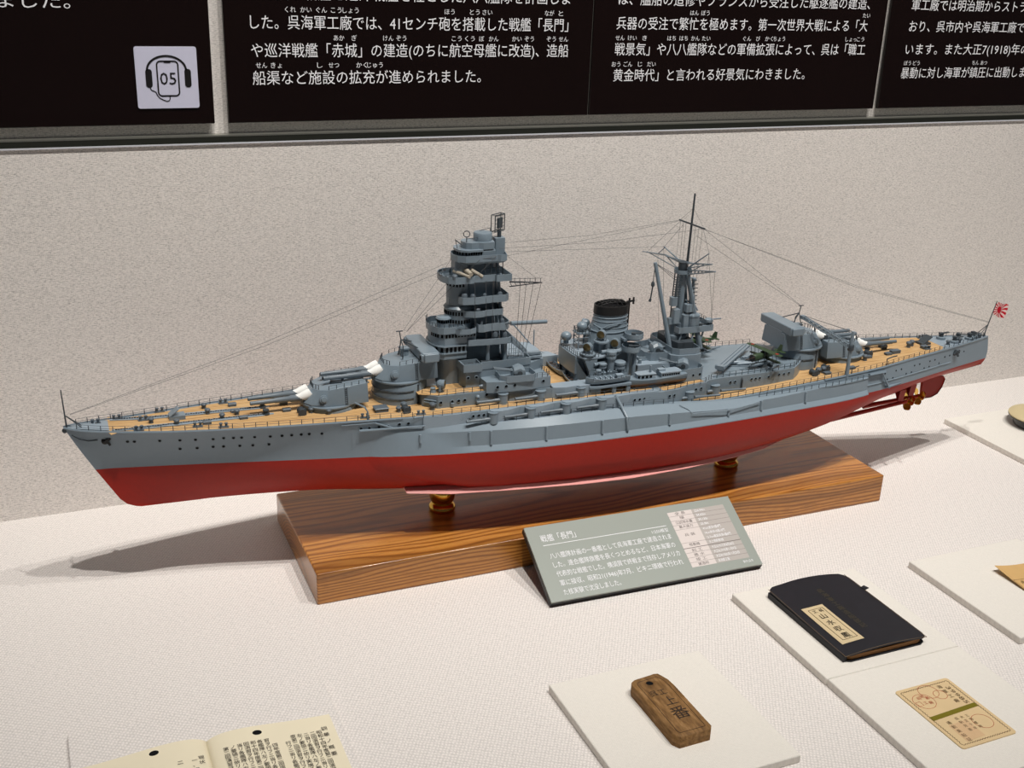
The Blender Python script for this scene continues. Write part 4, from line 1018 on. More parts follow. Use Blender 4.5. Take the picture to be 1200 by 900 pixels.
def make_turret(name, S_, h, aft, box_):
    base_ = [(-5.9, 1.5, 0), (-4.7, 3.5, 0), (-2.2, 4.75, 0), (1.7, 4.95, 0), (6.8, 4.45, 0)]
    top_ = [(-3.9, 1.3, 2.95), (-3.0, 2.9, 3.05), (-1.2, 4.05, 3.2), (1.9, 4.35, 3.6), (6.7, 4.05, 3.95)]
    full = lambda L: list(L) + [(x, -y, z) for x, y, z in reversed(L)]
    mid_ = [(x * 1.0, y, .35) for x, y, z in base_]
    mb = MB('rel'); mb.loft([full(base_), full(mid_), full(top_), full([(x * .93 + .1, y * .93, z + .12) for x, y, z in top_])])
    o = mb.build(name, G, ship, loc=A(S_, 0, h), rot=(0, 0, PI if aft else 0), sharp=20)
    for t in (-1.32, 1.32): gun_barrel(o, t, -.012); blast_bag(o, t)
    mb = MB('rel'); mb.lathe((-.3, 0, -.45), [(5.55, 0), (5.75, .15), (5.75, .42), (5.1, .44)], 40); mb.build('turret_ring', G, o)
    for sd in (1, -1):
        mb = MB('rel'); mb.axle((-2.3, sd * 4.2, 1.55), (0, sd, .18), [(.85, 0), (.85, .42), (.60, .46), (.55, .62), (.3, .66)], 18); mb.build('sight_hood', G, o)
        mb = MB('rel')
        for dx in (-.22, .22): mb.tube((2.2 + dx, sd * 5.0, .1), (2.2 + dx, sd * 4.42, 3.6), .05, n=5)
        for i in range(8): z = .35 + i * .42; mb.tube((1.98, sd * (5.0 - .16 * z), z), (2.42, sd * (5.0 - .16 * z), z), .05, n=5)
        mb.build('ladder', M['grey_dark'], o)
        mb = MB('rel'); railing([(-1.1, sd * 3.95, 3.2), (1.9, sd * 4.2, 3.6), (6.5 if not box_ else 2.8, sd * 3.95 if not box_ else sd * 4.15, 3.95 if not box_ else 3.7)], .85, 1.5, pre=mb, wires=(1.0,), rs=.07, rw=.04); mb.build('roof_railing', M['grey_dark'], o)
    mb = MB('rel'); railing([(-2.9, -2.7, 3.1), (-3.7, -1.2, 3.0), (-3.7, 1.2, 3.0), (-2.9, 2.7, 3.1)], .9, .8, pre=mb, wires=(1.0,), rs=.09, rw=.05); mb.build('front_railing', M['grey_dark'], o)
    mb = MB('rel')
    if box_:
        mb.box((4.8, 0, 5.05), (3.6, 12.2, 2.0)); 
        for sd in (1, -1): mb.box((4.8, sd * 6.35, 5.05), (3.1, .6, 1.8)); mb.box((3.1, sd * 5.6, 5.05), (.8, 1.2, 1.5))
        r_ = mb.build('rangefinder', G, o); bv = r_.modifiers.new('bevel', 'BEVEL'); bv.width = .0008; bv.segments = 2
        mb = MB('rel')
        for sd in (1, -1): mb.axle((2.68, sd * 5.6, 5.05), (-1, 0, 0), [(.45, 0), (.45, .06)], 14)
        mb.build('rangefinder_lens', M['dark'], o)
        mb = MB('rel'); mb.box((5.4, 0, 3.95), (2.6, 5.5, .6)); mb.box((1.3, -1.2, 4.3), (1.5, 1.5, 1.3)); mb.box((1.3, -1.2, 5.1), (1.9, 1.9, .3)); mb.build('roof_house', G, o)
        mb = MB('rel')
        for a, b in (((.2, -1.6, 3.6), (.5, -.9, 6.2)), ((.2, 1.6, 3.7), (.5, .9, 6.2)), ((.5, -.9, 6.2), (.3, 0, 7.4)), ((.5, .9, 6.2), (.3, 0, 7.4)), ((.3, 0, 7.4), (.0, 0, 9.2)), ((3.3, 2.2, 6.0), (.3, 0, 7.4)), ((3.3, -2.2, 6.0), (.3, 0, 7.4)), ((-.7, 0, 9.2), (.7, 0, 9.2))): mb.tube(a, b, .12, n=6)
        mb.build('aerial_frame', M['grey_dark'], o)
    else:
        mb.box((1.0, 1.2, 3.75), (2.4, 1.0, .5), rz=.3); mb.ball((2.6, -.8, 3.8), .6); mb.box((6.0, -1.5, 4.4), (.9, 1.6, 1.2)); mb.box((-.5, -2.3, 3.5), (1.0, .6, .6)); mb.tube((1.6, 1.6, 3.8), (3.2, .6, 4.5), .16)
        mb.build('roof_fitting', M['grey_dark'], o)
        mb = MB('rel'); mb.loft([[(-2.4, -.3, 3.1), (-2.4, .3, 3.1), (-2.4, .3, 3.25), (-2.4, -.3, 3.25)], [(2.5, -.3, 3.75), (2.5, .3, 3.75), (2.5, .3, 4.0), (2.5, -.3, 4.0)]]); mb.build('roof_ridge', G, o)
    return o
def barbette(S_, r, h0, h1, bands=()):
    mb = MB(); mb.lathe((S_, 0, 0), [(r, h0), (r, h1 - .4), (r * .96, h1)], 44)
    o = P_('barbette', mb, G)
    for h in bands: P_('grab_rail', MB().path([(S_ + (r + .12) * math.cos(a), (r + .12) * math.sin(a), h) for a in [PI * .42 + i * PI * 1.16 / 24 for i in range(25)]], .07, 5), M['grey_dark'], o)
    if bands:
        mb = MB()
        for a in (-.03, .03): mb.tube((S_ + (r + .1) * math.cos(PI * .36 + a), (r + .1) * math.sin(PI * .36 + a), h0), (S_ + (r + .1) * math.cos(PI * .36 + a), (r + .1) * math.sin(PI * .36 + a), h1 - .3), .05, n=5)
        for i in range(12): h = h0 + .3 + i * .36; mb.tube((S_ + (r + .1) * math.cos(PI * .36 - .03), (r + .1) * math.sin(PI * .36 - .03), h), (S_ + (r + .1) * math.cos(PI * .36 + .03), (r + .1) * math.sin(PI * .36 + .03), h), .05, n=5)
        P_('ladder', mb, M['grey_dark'], o)
    return o
barbette(50.3, 5.55, 7.9, 8.9); make_turret('gun_turret', 50.3, 9.25, False, False)
barbette(64.9, 5.6, 7.9, 12.5, (9.4, 11.0)); make_turret('gun_turret', 64.9, 12.85, False, True)
barbette(163.3, 5.4, 5.0, 9.7, (7.6,)); make_turret('gun_turret', 163.3, 10.05, True, True)
barbette(176.0, 5.4, 5.3, 6.5); make_turret('gun_turret', 176.0, 6.85, True, False)
# ------------------------------------------------------------------ casemates and deckhouses amidships
def casemate(parent, S_, T_, h0, h1, side=1, gl=6.0, ang=.10, drop=-.05):
    gl = min(gl, 5.2); drop = .015; ang = min(ang, .03)
    """gun drum with its barrel trained forward"""
    mb = MB(); mb.lathe((S_, side * T_, 0), [(1.05, h0), (1.05, h1 - .12), (1.15, h1 - .1), (1.15, h1)], 20); d_ = P_('casemate_drum', mb, G, parent)
    y = side * (T_ + .35); hh = h0 + (h1 - h0) * .42
    mb = MB(); mb.axle((S_ - .7, y, hh), (-1, side * ang, drop), [(.38, 0), (.38, 1.2), (.32, 1.3), (.27, max(1.4, gl - .3)), (.34, max(1.45, gl - .25)), (.34, max(1.5, gl))], 10); P_('casemate_gun', mb, M['gun'], d_)
    return d_
# sawtooth casemate ledges of the hull
HC = [80.3, 88.5, 96.5, 104.7]
for side in (1, -1):
    outl = [(66.0, 12.2), (66.0, 12.5), (73, 12.95), (78.4, 12.75)]
    for i, c in enumerate(HC):
        outl += [(c - .5, 12.9), (c + .1, 13.75), (c + 1.5, 14.0), (c + 3.2, 13.9)]
        if i < 3: outl += [(HC[i + 1] - 1.6, 12.85)]
    outl += [(112, 13.45), (118.5, 13.6), (118.5, 12.2)]
    mb = MB(); mb.prism([(x, side * y) for x, y in outl], 5.0, 8.0 - .1); blk = P_('casemate_ledge', mb, GD, hull, sharp=20)
    for c in HC: casemate(blk, c + .2, 13.5, 5.4, 7.75, side, 6.6, .02, -.06)
    for c in HC:
        for dx in (-4.2, -3.0, -1.9): 
            if side == 1: put_porthole(blk, c + dx + .3, 12.95, 7.1, (0, 1, 0), .26)
for s in (107.5, 108.4, 112.8, 114.0, 115.1, 116.4): put_porthole(hull, s, 13.62, 6.5, (0, 1, 0), .28)
# after casemate deckhouse carrying the aircraft deck
half = [(114, 13.3), (118.6, 13.6), (123.5, 13.3), (125.0, 12.7), (126.4, 12.0), (131.6, 11.4), (133.2, 10.3), (136, 10.0), (150, 9.8), (156.6, 9.2), (159.0, 7.4), (161.3, 5.2)]
mb = MB(); mb.prism(mir(half), 3.3, 7.55); adk = P_('aircraft_deckhouse', mb, G, sharp=20)
strip_deck('side_planking', [118.4, 121, 124, 127, 130, 131.5], lambda s: interp(s, [(118, 13.0), (123.5, 12.6), (126.4, 11.4), (131.5, 10.7)]), lambda s: 7.55, lambda s: 7.6, par=ship)
for side in (1, -1):
    casemate(adk, 127.2, 12.1, 3.9, 6.3, side, 0.1); casemate(adk, 134.8, 10.3, 4.0, 6.3, side, 0.1)
    for s0, t0 in ((128.3, 12.6), (136.0, 11.0)):
        P_('casemate_gun', MB().axle((s0, side * t0, 4.95), (1, side * .02, -.03), [(.34, 0), (.34, 1.2), (.28, 1.3), (.25, 6.3), (.28, 6.4)], 10), M['gun'], adk)
for s, t, h in ((121.4, 13.5, 6.4), (122.6, 13.45, 6.4), (129.0, 11.72, 6.4), (130.4, 11.6, 6.4), (139.0, 9.98, 6.3), (140.2, 9.97, 6.3), (144.6, 9.92, 6.4), (145.7, 9.9, 6.4), (146.8, 9.88, 6.4), (149.2, 9.84, 6.4), (152.2, 9.6, 6.5), (153.6, 9.5, 6.5), (155, 9.4, 6.6)): put_porthole(adk, s, t, h, (.02, 1, 0), .27)
railing([(133.8, 9.9, 7.55), (136, 9.6, 7.55), (150, 9.4, 7.55), (156.3, 8.9, 7.55), (158.7, 7.2, 7.55), (160.9, 5.2, 7.55)], gap=1.7)
railing([(133.8, -9.9, 7.55), (136, -9.6, 7.55), (150, -9.4, 7.55), (156.3, -8.9, 7.55)], gap=1.9)
P_('water_hose', MB().path([(142.0, 10.05, 4.3), (142.0, 10.1, 6.6), (142.0, 9.6, 7.4)], .22, 6), M['grey_dark'], adk)
mb = MB()
for a, b in (((137.2, 8.5), (139.0, 6.6)), ((134.5, -3), (148, -9)), ((141, 3.5), (147, 5.5)), ((143.5, 6.5), (146.5, 7.2)), ((135.0, 8.8), (157, 7.9)), ((147.0, 1.5), (157, 2.9)), ((147.5, -.3), (156, .8)), ((148.5, 3.6), (155.5, 4.8))):
    mb.tube((a[0], a[1], 7.68), (b[0], b[1], 7.68), .16, n=6)
P_('trolley_rail', mb, G, adk)
mb = MB(); mb.box((152.5, .4, 7.75), (8, 1.0, .3), rz=.13); mb.box((151.5, 2.0, 7.75), (7, .9, .3), rz=.13); P_('trolley_bed', mb, GD, adk)
# catapult
mb = MB('rel'); mb.box((0, 0, .45), (19.6, 1.15, .75)); mb.box((0, -.75, .7), (19.6, .28, .5)); mb.box((0, .75, .7), (19.6, .28, .5)); mb.box((0, 0, .95), (18.5, .35, .22)); mb.lathe((1.5, 0, -1.2), [(1.3, 0), (1.3, .9), (.9, 1.2)], 16); mb.box((-9.4, 0, .9), (1.2, 1.9, .9)); mb.axle((-9.5, -1.1, 1.0), (0, 1, 0), [(.5, 0), (.5, .5)], 10); mb.axle((-9.5, .6, 1.0), (0, 1, 0), [(.5, 0), (.5, .5)], 10)
mb.build('catapult', G, ship, loc=A(144.6, 1.9, 8.4), rot=(0, 0, math.atan2(13.6, 16.6)))
# shelter deckhouse around the second turret barbette
half = [(67.6, 6.6), (70.2, 9.0), (83.2, 9.35), (84.5, 9.2), (95.0, 9.6), (95.6, 7)]
mb = MB(); mb.prism(mir(half), 7.6, 10.55); shd = P_('shelter_deckhouse', mb, G, sharp=20)
strip_deck('shelter_planking', [66.8, 70.2, 76, 83, 84], lambda s: interp(s, [(66, 6.3), (70.2, 8.4), (83, 8.7)]), lambda s: 10.55, lambda s: 3.0 if s > 70 else 5.0)
railing([(67.7, 6.5, 10.6), (70.2, 8.7, 10.6), (83, 9.0, 10.6)], gap=1.7); railing([(67.7, -6.5, 10.6), (70.2, -8.7, 10.6), (83, -9.0, 10.6)], gap=1.9)
for s in (73.2, 74.6, 75.9, 70.8): put_porthole(shd, s, 9.1 + .02 * (s - 70), 9.2, (0, 1, 0), .30)
put_porthole(shd, 80.6, 9.32, 9.9, (0, 1, 0), .30)
mb = MB()
for h in (9.0, 9.55): mb.tube((67.9, 7.2, h), (69.9, 8.9, h), .16)
P_('stowed_spar', mb, G, shd)
mb = MB(); mb.tube((78.6, 9.5, 8.7), (78.6, 9.5, 9.8), .5, .4); mb.ball((78.6, 9.6, 9.7), .45); mb.tube((73.2, 9.3, 8.2), (73.2, 9.3, 8.9), .4); P_('ventilator', mb, G, shd)
for side in (1, -1):
    casemate(shd, 83.9, 10.0, 7.9, 10.1, side, 6.6, .06, -.03)
    # wall under the gun house with second casemate
    half = [(84.5, 9.0), (85.6, 9.6), (90.6, 9.8), (91.6, 10.3), (95, 10.5), (95, 8)]
    mb = MB(); mb.prism([(x, side * y) for x, y in half], 7.6, 10.2); b2 = P_('casemate_house', mb, G, sharp=20); casemate(b2, 92.2, 10.4, 7.9, 9.95, side, 6.6, .05, -.04)
    half = [(94.5, 8.0), (94.5, 10.4), (97.5, 11.2), (100.2, 10.9), (100.8, 11.4), (103.2, 11.2), (104.5, 8.0)]
    mb = MB(); mb.prism([(x, side * y) for x, y in half], 7.6, 10.2); b3 = P_('casemate_house', mb, GD, sharp=20); casemate(b3, 101.2, 10.8, 7.9, 9.8, side, 6.6, .05, -.05)
    # anti-aircraft gun house
    half = [(80.2, 6.5), (80.4, 9.6), (83.5, 10.2), (90.0, 10.2), (94.5, 10.1), (94.6, 3.0), (88, 3.0)]
    mb = MB(); mb.prism([(x, side * y) for x, y in half], 10.3, 12.65, [(x, side * y) for x, y in half]); ah = P_('gun_house', mb, G, sharp=20)
    if side == 1:
        for s in (82.6, 84.5, 86.4): put_porthole(ah, s, 10.2, 11.6, (0, 1, 0), .33)
        put_porthole(ah, 92.8, 10.16, 11.8, (0, 1, 0), .33)
    mb = MB(); mb.tub([(x, side * y) for x, y in [(83.6, 6.0), (83.4, 9.2), (84.6, 10.3), (90.4, 10.7), (91.3, 9.8), (91.3, 6.4)]], 12.3, 12.7, 13.75, .14); P_('gun_bulwark', mb, G, ah)
    railing([(91.4, side * 10.0, 12.65), (94.4, side * 9.9, 12.65), (94.4, side * 3.2, 12.65)], gap=1.2, height=1.0)
def twin_aa(name, S_, T_, h, rz, first=[None]):
    if first[0] is None:
        mb = MB('rel'); mb.lathe((0, 0, 0), [(1.35, 0), (1.35, .5), (1.1, .7)], 18)
        o = mb.build(name, G, ship, loc=A(S_, T_, h), rot=(0, 0, rz))
        mb = MB('rel'); rg = []
        for x, w, z0, z1 in ((-1.3, .85, .6, 1.5), (-1.0, 1.15, .5, 2.3), (.2, 1.35, .5, 2.75), (1.2, 1.25, .55, 2.3), (1.5, 1.0, .8, 1.6)):
            rg.append([(x, -w, z0), (x, -w, z1 - .5), (x, -w * .6, z1), (x, w * .6, z1), (x, w, z1 - .5), (x, w, z0)])
        mb.loft(rg); mb.build('gun_shield', G, o, sharp=25)
        for t in (-.38, .38): MB('rel').axle((-.6, t, 1.5), (-1, 0, .16), [(.30, 0), (.30, .9), (.2, 1.0), (.16, 4.3), (.2, 4.35), (.2, 4.6)], 8).build('gun_barrel', M['gun'], o)
        mb = MB('rel'); mb.box((-.7, -1.3, 1.0), (.7, .5, .5)); mb.box((-.7, 1.3, 1.0), (.7, .5, .5)); mb.axle((.2, 1.3, 1.3), (0, 1, 0), [(.5, 0), (.5, .3)], 12); mb.axle((.2, -1.3, 1.3), (0, -1, 0), [(.5, 0), (.5, .3)], 12); mb.build('gun_fitting', M['grey_dark'], o)
        first[0] = o; return o
    return dup(first[0], A(S_, T_, h), (0, 0, rz))
twin_aa('twin_aa_gun', 87.6, 8.6, 12.7, -.15); twin_aa('twin_aa_gun', 87.6, -8.6, 12.7, .15)
twin_aa('twin_aa_gun', 124.4, 1.2, 11.6, PI - .1); twin_aa('twin_aa_gun', 127.9, 6.9, 9.4, -.5); twin_aa('twin_aa_gun', 127.9, -6.9, 9.4, .5)
def small_aa(S_, T_, h, rz=0.0, first=[None], par=None):
    if first[0] is None:
        mb = MB('rel'); mb.lathe((0, 0, 0), [(.6, 0), (.45, .5)], 10); mb.box((.1, 0, .75), (.9, 1.0, .5))
        o = mb.build('machine_gun_mount', M['grey_dark'], ship, loc=A(S_, T_, h), rot=(0, 0, rz))
        for t in (-.3, 0, .3): MB('rel').tube((-.2, t, .85), (-2.0, t, 1.15), .09, .07, 6).build('gun_barrel', M['grey_dark'], o)
        first[0] = o; return o
    return dup(first[0], A(S_, T_, h), (0, 0, rz))
mb = MB(); mb.tube((74.4, 8.3, 10.6), (77.0, 8.3, 10.6), .1); mb.axle((79.5, 7.6, 11.15), (1, 0, 0), [(.15, 0), (.42, .6), (.45, 3.0), (.2, 3.6)], 10); P_('paravane', mb, G)
def searchlight(S_, T_, h, rz, lens=True, first=[None], r=1.0):
    if first[0] is None:
        mb = MB('rel'); mb.lathe((0, 0, -1.5), [(.6, 0), (.45, .5)], 10); mb.box((0, -1.0, -.5), (.35, .15, 1.6)); mb.box((0, 1.0, -.5), (.35, .15, 1.6))
        o = mb.build('searchlight', G, ship, loc=A(S_, T_, h), rot=(0, 0, rz))
        MB('rel').axle((.75, 0, 0), (-1, 0, 0), [(.35, -.15), (.75, .1), (.95, .5), (.98, 1.5), (.9, 1.55)], 18).build('lamp_drum', G, o)
        MB('rel').axle((-.80, 0, 0), (-1, 0, 0), [(.86, 0), (.86, .06), (.5, .18), (.02, .22)], 18).build('lens', M['lens'], o)
        first[0] = o; return o
    return dup(first[0], A(S_, T_, h), (0, 0, rz))
searchlight(71.6, 6.6, 12.2, PI * .85); 
mb = MB(); mb.lathe((70.0, 6.4, 10.6), [(.7, 0), (.5, .6), (.6, .9), (.1, 1.1)], 10); mb.lathe((72.6, 4.8, 10.6), [(.6, 0), (.5, .9), (.7, 1.0), (.1, 1.3)], 10); P_('ventilator', mb, G)

# ------------------------------------------------------------------ pagoda tower
pg = P_('pagoda_tower', MB().prism(mir([(76.2, 1.2), (77.2, 2.1), (78.6, 2.2), (79.2, 1.3), (84.5, 1.2), (85.2, .8)]), 10.5, 36.2), G, sharp=20)
def tower(name, mb, mat=None, **kw): return P_(name, mb, mat, pg, **kw)
def windows(name, path_, h0, h1, gap, par=pg, off=.05):
    """row of dark panes along a polyline of wall points"""
    mb = MB()
    for a, b in zip(path_, path_[1:]):
        a = Vector(a); b = Vector(b); L = (b - a).length; n = max(1, int(L / gap)); d = (b - a).normalized(); nn = Vector((d.y, -d.x))
        for i in range(n):
            c = a + d * (i + .5) * L / n; w = gap * .34
            q = [c - d * w, c + d * w]
            mb.loft([[(p_.x + nn.x * e, p_.y + nn.y * e, h) for p_, h in ((q[0], h0), (q[1], h0), (q[1], h1), (q[0], h1))] for e in (-off, off)])
    return P_(name, mb, M['dark'], par)
tower('conning_tower', MB().lathe((75.9, 0, 0), [(3.1, 10.5), (3.1, 15.0), (3.5, 15.6), (3.5, 16.4)], 32))
# lower deckhouse and bulwark
half = [(76.5, 4.5), (77.2, 6.2), (84, 6.4), (91.5, 6.2), (95.2, 4.4), (95.4, 1.0)]
tower('tower_base', MB().prism(mir(half), 10.5, 14.6), sharp=20)
tower('gun_bulwark', MB().tub(mir([(76.2, 3.0), (76.5, 6.6), (80.3, 6.8), (80.6, 6.4), (86, 6.5), (91.5, 6.3), (91.6, 2.0)]), 14.3, 14.7, 15.9, .16), sharp=20)
tower('sponson', MB().tub([(76.2, 4), (76.3, 7.2), (80.2, 7.4), (80.2, 4)], 14.3, 14.7, 15.9, .14))
for s in (77.2, 79.0): put_porthole(pg, s, 7.42, 13.2, (0, 1, 0), .3)
tower('upper_deckhouse', MB().prism(mir([(86.5, 3.6), (91.0, 4.2), (95.0, 4.0), (95.4, 1)]), 14.5, 15.6), GD, sharp=20)
tower('stowed_raft', MB().box((92.8, 3.9, 15.9), (3.6, 1.0, .5)).box((92.8, 4.5, 15.2), (3.6, .9, .45)))
# bridge levels
f_ = lambda x0, w, xr, r=1.6: mir([(x0, .9), (x0 + .35, w * .55), (x0 + 1.0, w * .82), (x0 + 2.0, w), (xr, w)])
tower('lower_bridge', MB().prism(f_(71.2, 4.1, 78.0), 16.4, 17.6).prism(f_(71.25, 4.05, 77.9), 17.6, 19.5), sharp=20)
tower('bridge_visor', MB().prism(f_(70.95, 4.35, 78.0), 19.05, 19.3), sharp=20)
tower('bridge_sill', MB().prism(f_(71.0, 4.3, 78.0), 17.55, 17.75), sharp=20)
pth = [(77.8, 4.08), (73.3, 4.08), (72.25, 3.35), (71.6, 2.25), (71.25, .9), (71.25, -.9), (71.6, -2.25), (72.25, -3.35), (73.3, -4.08)]
windows('bridge_window', [(x, y) for x, y in pth], 17.95, 18.95, .78)
tower('middle_bridge', MB().prism(f_(71.3, 4.0, 80.0), 19.5, 22.0), sharp=20)
windows('bridge_window', [(x, y) for x, y in [(80.0, 4.0), (73.3, 4.02), (72.3, 3.3), (71.65, 2.2), (71.32, .9)]], 20.95, 21.65, .62)
tower('bridge_deck', MB().tub(f_(70.9, 4.3, 77.5), 21.9, 22.2, 23.3, .14), sharp=20)
mb = MB(); railing([(76.0, 4.2, 23.3), (73, 4.2, 23.3), (71.9, 3.5, 23.3), (71.2, 2.3, 23.3), (70.95, .8, 23.3), (70.95, -.8, 23.3), (71.2, -2.3, 23.3), (71.9, -3.5, 23.3)], .7, 1.0, pre=mb, wires=(1.0,)); tower('bridge_railing', mb, M['rail'])
tower('compass_house', MB().lathe((74.0, 1.0, 0), [(1.35, 22.1), (1.35, 24.3), (1.65, 24.4), (1.5, 24.7), (.9, 24.9), (.05, 25.0)], 20))
windows('bridge_window', [(74.0 + 1.36 * math.cos(a), 1.0 + 1.36 * math.sin(a)) for a in [PI * .3 + i * PI / 9 for i in range(11)]], 23.6, 24.15, .5)
tower('compass_bridge', MB().lathe((77.6, 0, 0), [(3.0, 22), (3.0, 26.3), (3.2, 26.4), (2.7, 26.9)], 32))
for h0 in (23.4, 25.1): windows('bridge_window', [(77.6 + 3.02 * math.cos(a), 3.02 * math.sin(a)) for a in [PI * .32 + i * PI / 16 for i in range(22)]], h0, h0 + .75, .62)
tower('fore_column', MB().lathe((77.4, 0, 0), [(2.35, 26.5), (2.35, 28.4), (2.5, 28.5), (2.4, 32.3)], 28))
mb = MB(); mb.loft([[(75.1, .8, h) for h in (27, 32)] + [(75.1, -.8, h) for h in (32, 27)], [(76.4, 2.2, h) for h in (27, 32)] + [(76.4, -2.2, h) for h in (32, 27)]]); tower('fore_fairing', mb)
# platforms with bulwarks
def tubp(name, half, hb, hf, ht, pb=None): return tower(name, MB().tub(mir(half), hb, hf, ht, .13, mir(pb) if pb else None), sharp=22)
tubp('tower_platform', [(77.8, 3.2), (78.2, 4.6), (82.2, 5.0), (86.8, 5.2), (88.0, 4.4), (88.2, 2)], 19.0, 19.3, 20.3)
tubp('machine_gun_platform', [(75.4, 3.0), (75.4, 4.3), (76.1, 5.0), (78.4, 5.2), (79.8, 4.6), (80.1, 3)], 21.4, 21.8, 22.85, [(75.8, 3), (75.8, 4.1), (76.3, 4.6), (78.2, 4.7), (79.4, 4.3), (79.8, 3)])
tubp('tower_platform', [(80.1, 3.2), (80.3, 4.6), (81.4, 4.9), (83.0, 4.4), (85.5, 4.6), (86.8, 4.5), (87.6, 3.3), (87.6, 1)], 21.8, 22.1, 23.4)
tubp('tower_platform', [(77.0, 2.4), (78.0, 3.5), (79.6, 4.4), (81.2, 4.4), (82.2, 3.9), (85.8, 3.9), (86.2, 3.2), (86.3, 1)], 24.9, 25.2, 26.2)
tubp('tower_platform', [(76.5, 2.6), (77.0, 4.0), (78.6, 4.3), (80.6, 4.3), (83.6, 3.9), (86.4, 4.0), (87.3, 3.2), (87.4, 1)], 27.7, 28.0, 29.2)
mainp = tubp('rangefinder_platform', [(73.3, .7), (73.5, 2.0), (74.2, 3.2), (75.4, 4.0), (79.3, 4.2), (79.6, 3.6), (84.0, 3.6), (84.2, 4.2), (87.5, 4.2), (87.6, 1)], 32.1, 32.4, 33.5)
mb = MB()
for i in range(9): a = PI * .52 + i * PI * .96 / 8; mb.box((75.6 + 2.3 * math.cos(a), 3.2 * math.sin(a), 33.3), (.12, .5, .5), rz=a)
tower('bulwark_stiffener', mb, M['grey_dark'])
windows('bridge_window', [(78.0, 2.42), (76.6, 2.42), (75.6, 1.6), (75.0, .7), (75.0, -.7)], 31.0, 31.7, .55)
# range finder arms and directors on the platforms
mb = MB(); mb.axle((77.6, -4.6, 35.2), (.10, 1, -.12), [(.42, 0), (.42, 1.2), (.55, 1.4), (.55, 3.4), (.75, 3.6), (.75, 5.4), (.55, 5.6), (.55, 7.6), (.42, 7.8), (.42, 9.2)], 14); tower('rangefinder', mb, M['canvas'])
mb = MB(); mb.axle((76.2, .5, 33.9), (.45, 1, -.05), [(.38, 0), (.42, 1.6), (.3, 3.6), (.34, 4.6)], 10); mb.tube((79.0, 3.0, 34.6), (81.3, 3.5, 33.2), .42, .36); tower('sighting_tube', mb, M['canvas'])
for s, t, h, r, ht in ((77.6, 3.2, 28.0, .75, 1.9), (79.4, 3.4, 28.0, .65, 1.6), (82.0, 3.2, 28.0, .5, 1.5), (85.3, 3.2, 28.0, .6, 1.7), (80.4, 3.4, 25.2, .8, 1.6), (83.8, 3.0, 25.2, .5, 1.2), (81.2, 3.6, 22.1, .45, 1.9), (85.9, 3.6, 22.1, .55, 1.8), (84.2, 4.0, 19.3, .7, 2.3), (86.3, 4.1, 19.3, .6, 2.0), (75.4, 3.4, 32.4, .7, 1.6)):
    r *= .85; mb = MB(); mb.lathe((s, t, h), [(r * .6, 0), (r * .6, ht * .4), (r, ht * .45), (r, ht * .85), (r * .7, ht), (.05, ht * 1.02)], 14); tower('director_sight', mb, M['grey_mid'])
for s, t, h, rz in ((77.6, 4.0, 21.8, .5), (85.8, 3.8, 22.1, 2.5), (78.4, 5.8, 14.7, .2), (82.6, 5.4, 14.7, .1)): small_aa(s, t, h, rz)
P_('machine_gun_mount', MB().box((0, 0, -500), (.01, .01, .01)), M['grey_dark']) if False else None
for s, t in ((82.7, 4.0), (82.7, -4.0), (86.6, 3.9), (86.6, -3.9)): tower('pillar', MB().tube((s, t, 14.6), (s, t, 19.1), .42, n=12))
tower('aft_column', MB().prism(mir([(83.6, 1.3), (86.4, 1.3), (86.6, 1)]), 14.5, 19.2), sharp=20)
for side in (1, -1):
    tower('stair_screen', MB().loft([[(87.6, side * 4.8, 20.2), (88.2, side * 4.6, 20.2), (91.2, side * 4.8, 17.0), (91.2, side * 4.8, 16.2), (88.0, side * 4.8, 18.6)], [(87.6, side * 4.6, 20.2), (88.2, side * 4.4, 20.2), (91.2, side * 4.6, 17.0), (91.2, side * 4.6, 16.2), (88.0, side * 4.6, 18.6)]]))
    mb = MB()
    for i in range(8): s = 87.2 + i * .5; mb.tube((s, side * 4.7, 15.0), (s, side * 4.7, 19.2 - i * .45), .07, n=5)
    for j in range(3): mb.tube((87.0, side * 4.75, 15.6 + j), (90.6 - j * .8, side * 4.75, 15.6 + j), .06, n=5)
    tower('stair_lattice', mb)
for a in range(3):
    tower('aft_leg', MB().tube((86.5 + .2 * a, (-2.4, 0, 2.4)[a], 14.5), (85.2, (-1.6, 0, 1.6)[a], 36), .42, .32, 10))
# fire-control top
tower('control_top', MB().tub(mir([(75.9, .8), (76.4, 2.2), (77.8, 3.2), (80.5, 3.5), (81.2, 3.3), (84.6, 3.3), (85.2, 3.7), (86.6, 3.4), (87.0, 1.5)]), 35.7, 36.2, 37.5, .12, mir([(77.2, .7), (77.6, 1.8), (78.6, 2.6), (80.5, 2.9), (81.2, 2.8), (84.6, 2.8), (85.2, 3.0), (86.2, 2.8), (86.6, 1.5)])), sharp=25)
tower('control_house', MB().prism(mir([(76.7, .7), (77.2, 1.9), (78.4, 2.7), (81.6, 2.7), (84.4, 2.5), (84.8, 1)]), 36.2, 38.2).prism(mir([(76.5, .8), (77.0, 2.1), (78.3, 2.95), (81.6, 2.9), (81.8, 1)]), 38.2, 38.6).prism(mir([(78.0, .6), (78.4, 1.6), (79.4, 2.1), (81.0, 2.1), (81.8, 2.5), (84.2, 2.4), (84.5, 1)]), 38.5, 39.9), sharp=20)
windows('bridge_window', [(81.5, 2.72), (78.4, 2.72), (77.2, 1.9), (76.7, .7), (76.7, -.7)], 37.55, 38.1, .5)
tower('main_director', MB().lathe((82.5, 0, 39.8), [(1.9, 0), (1.95, 1.5), (1.8, 1.75), (.05, 1.9)], 28))
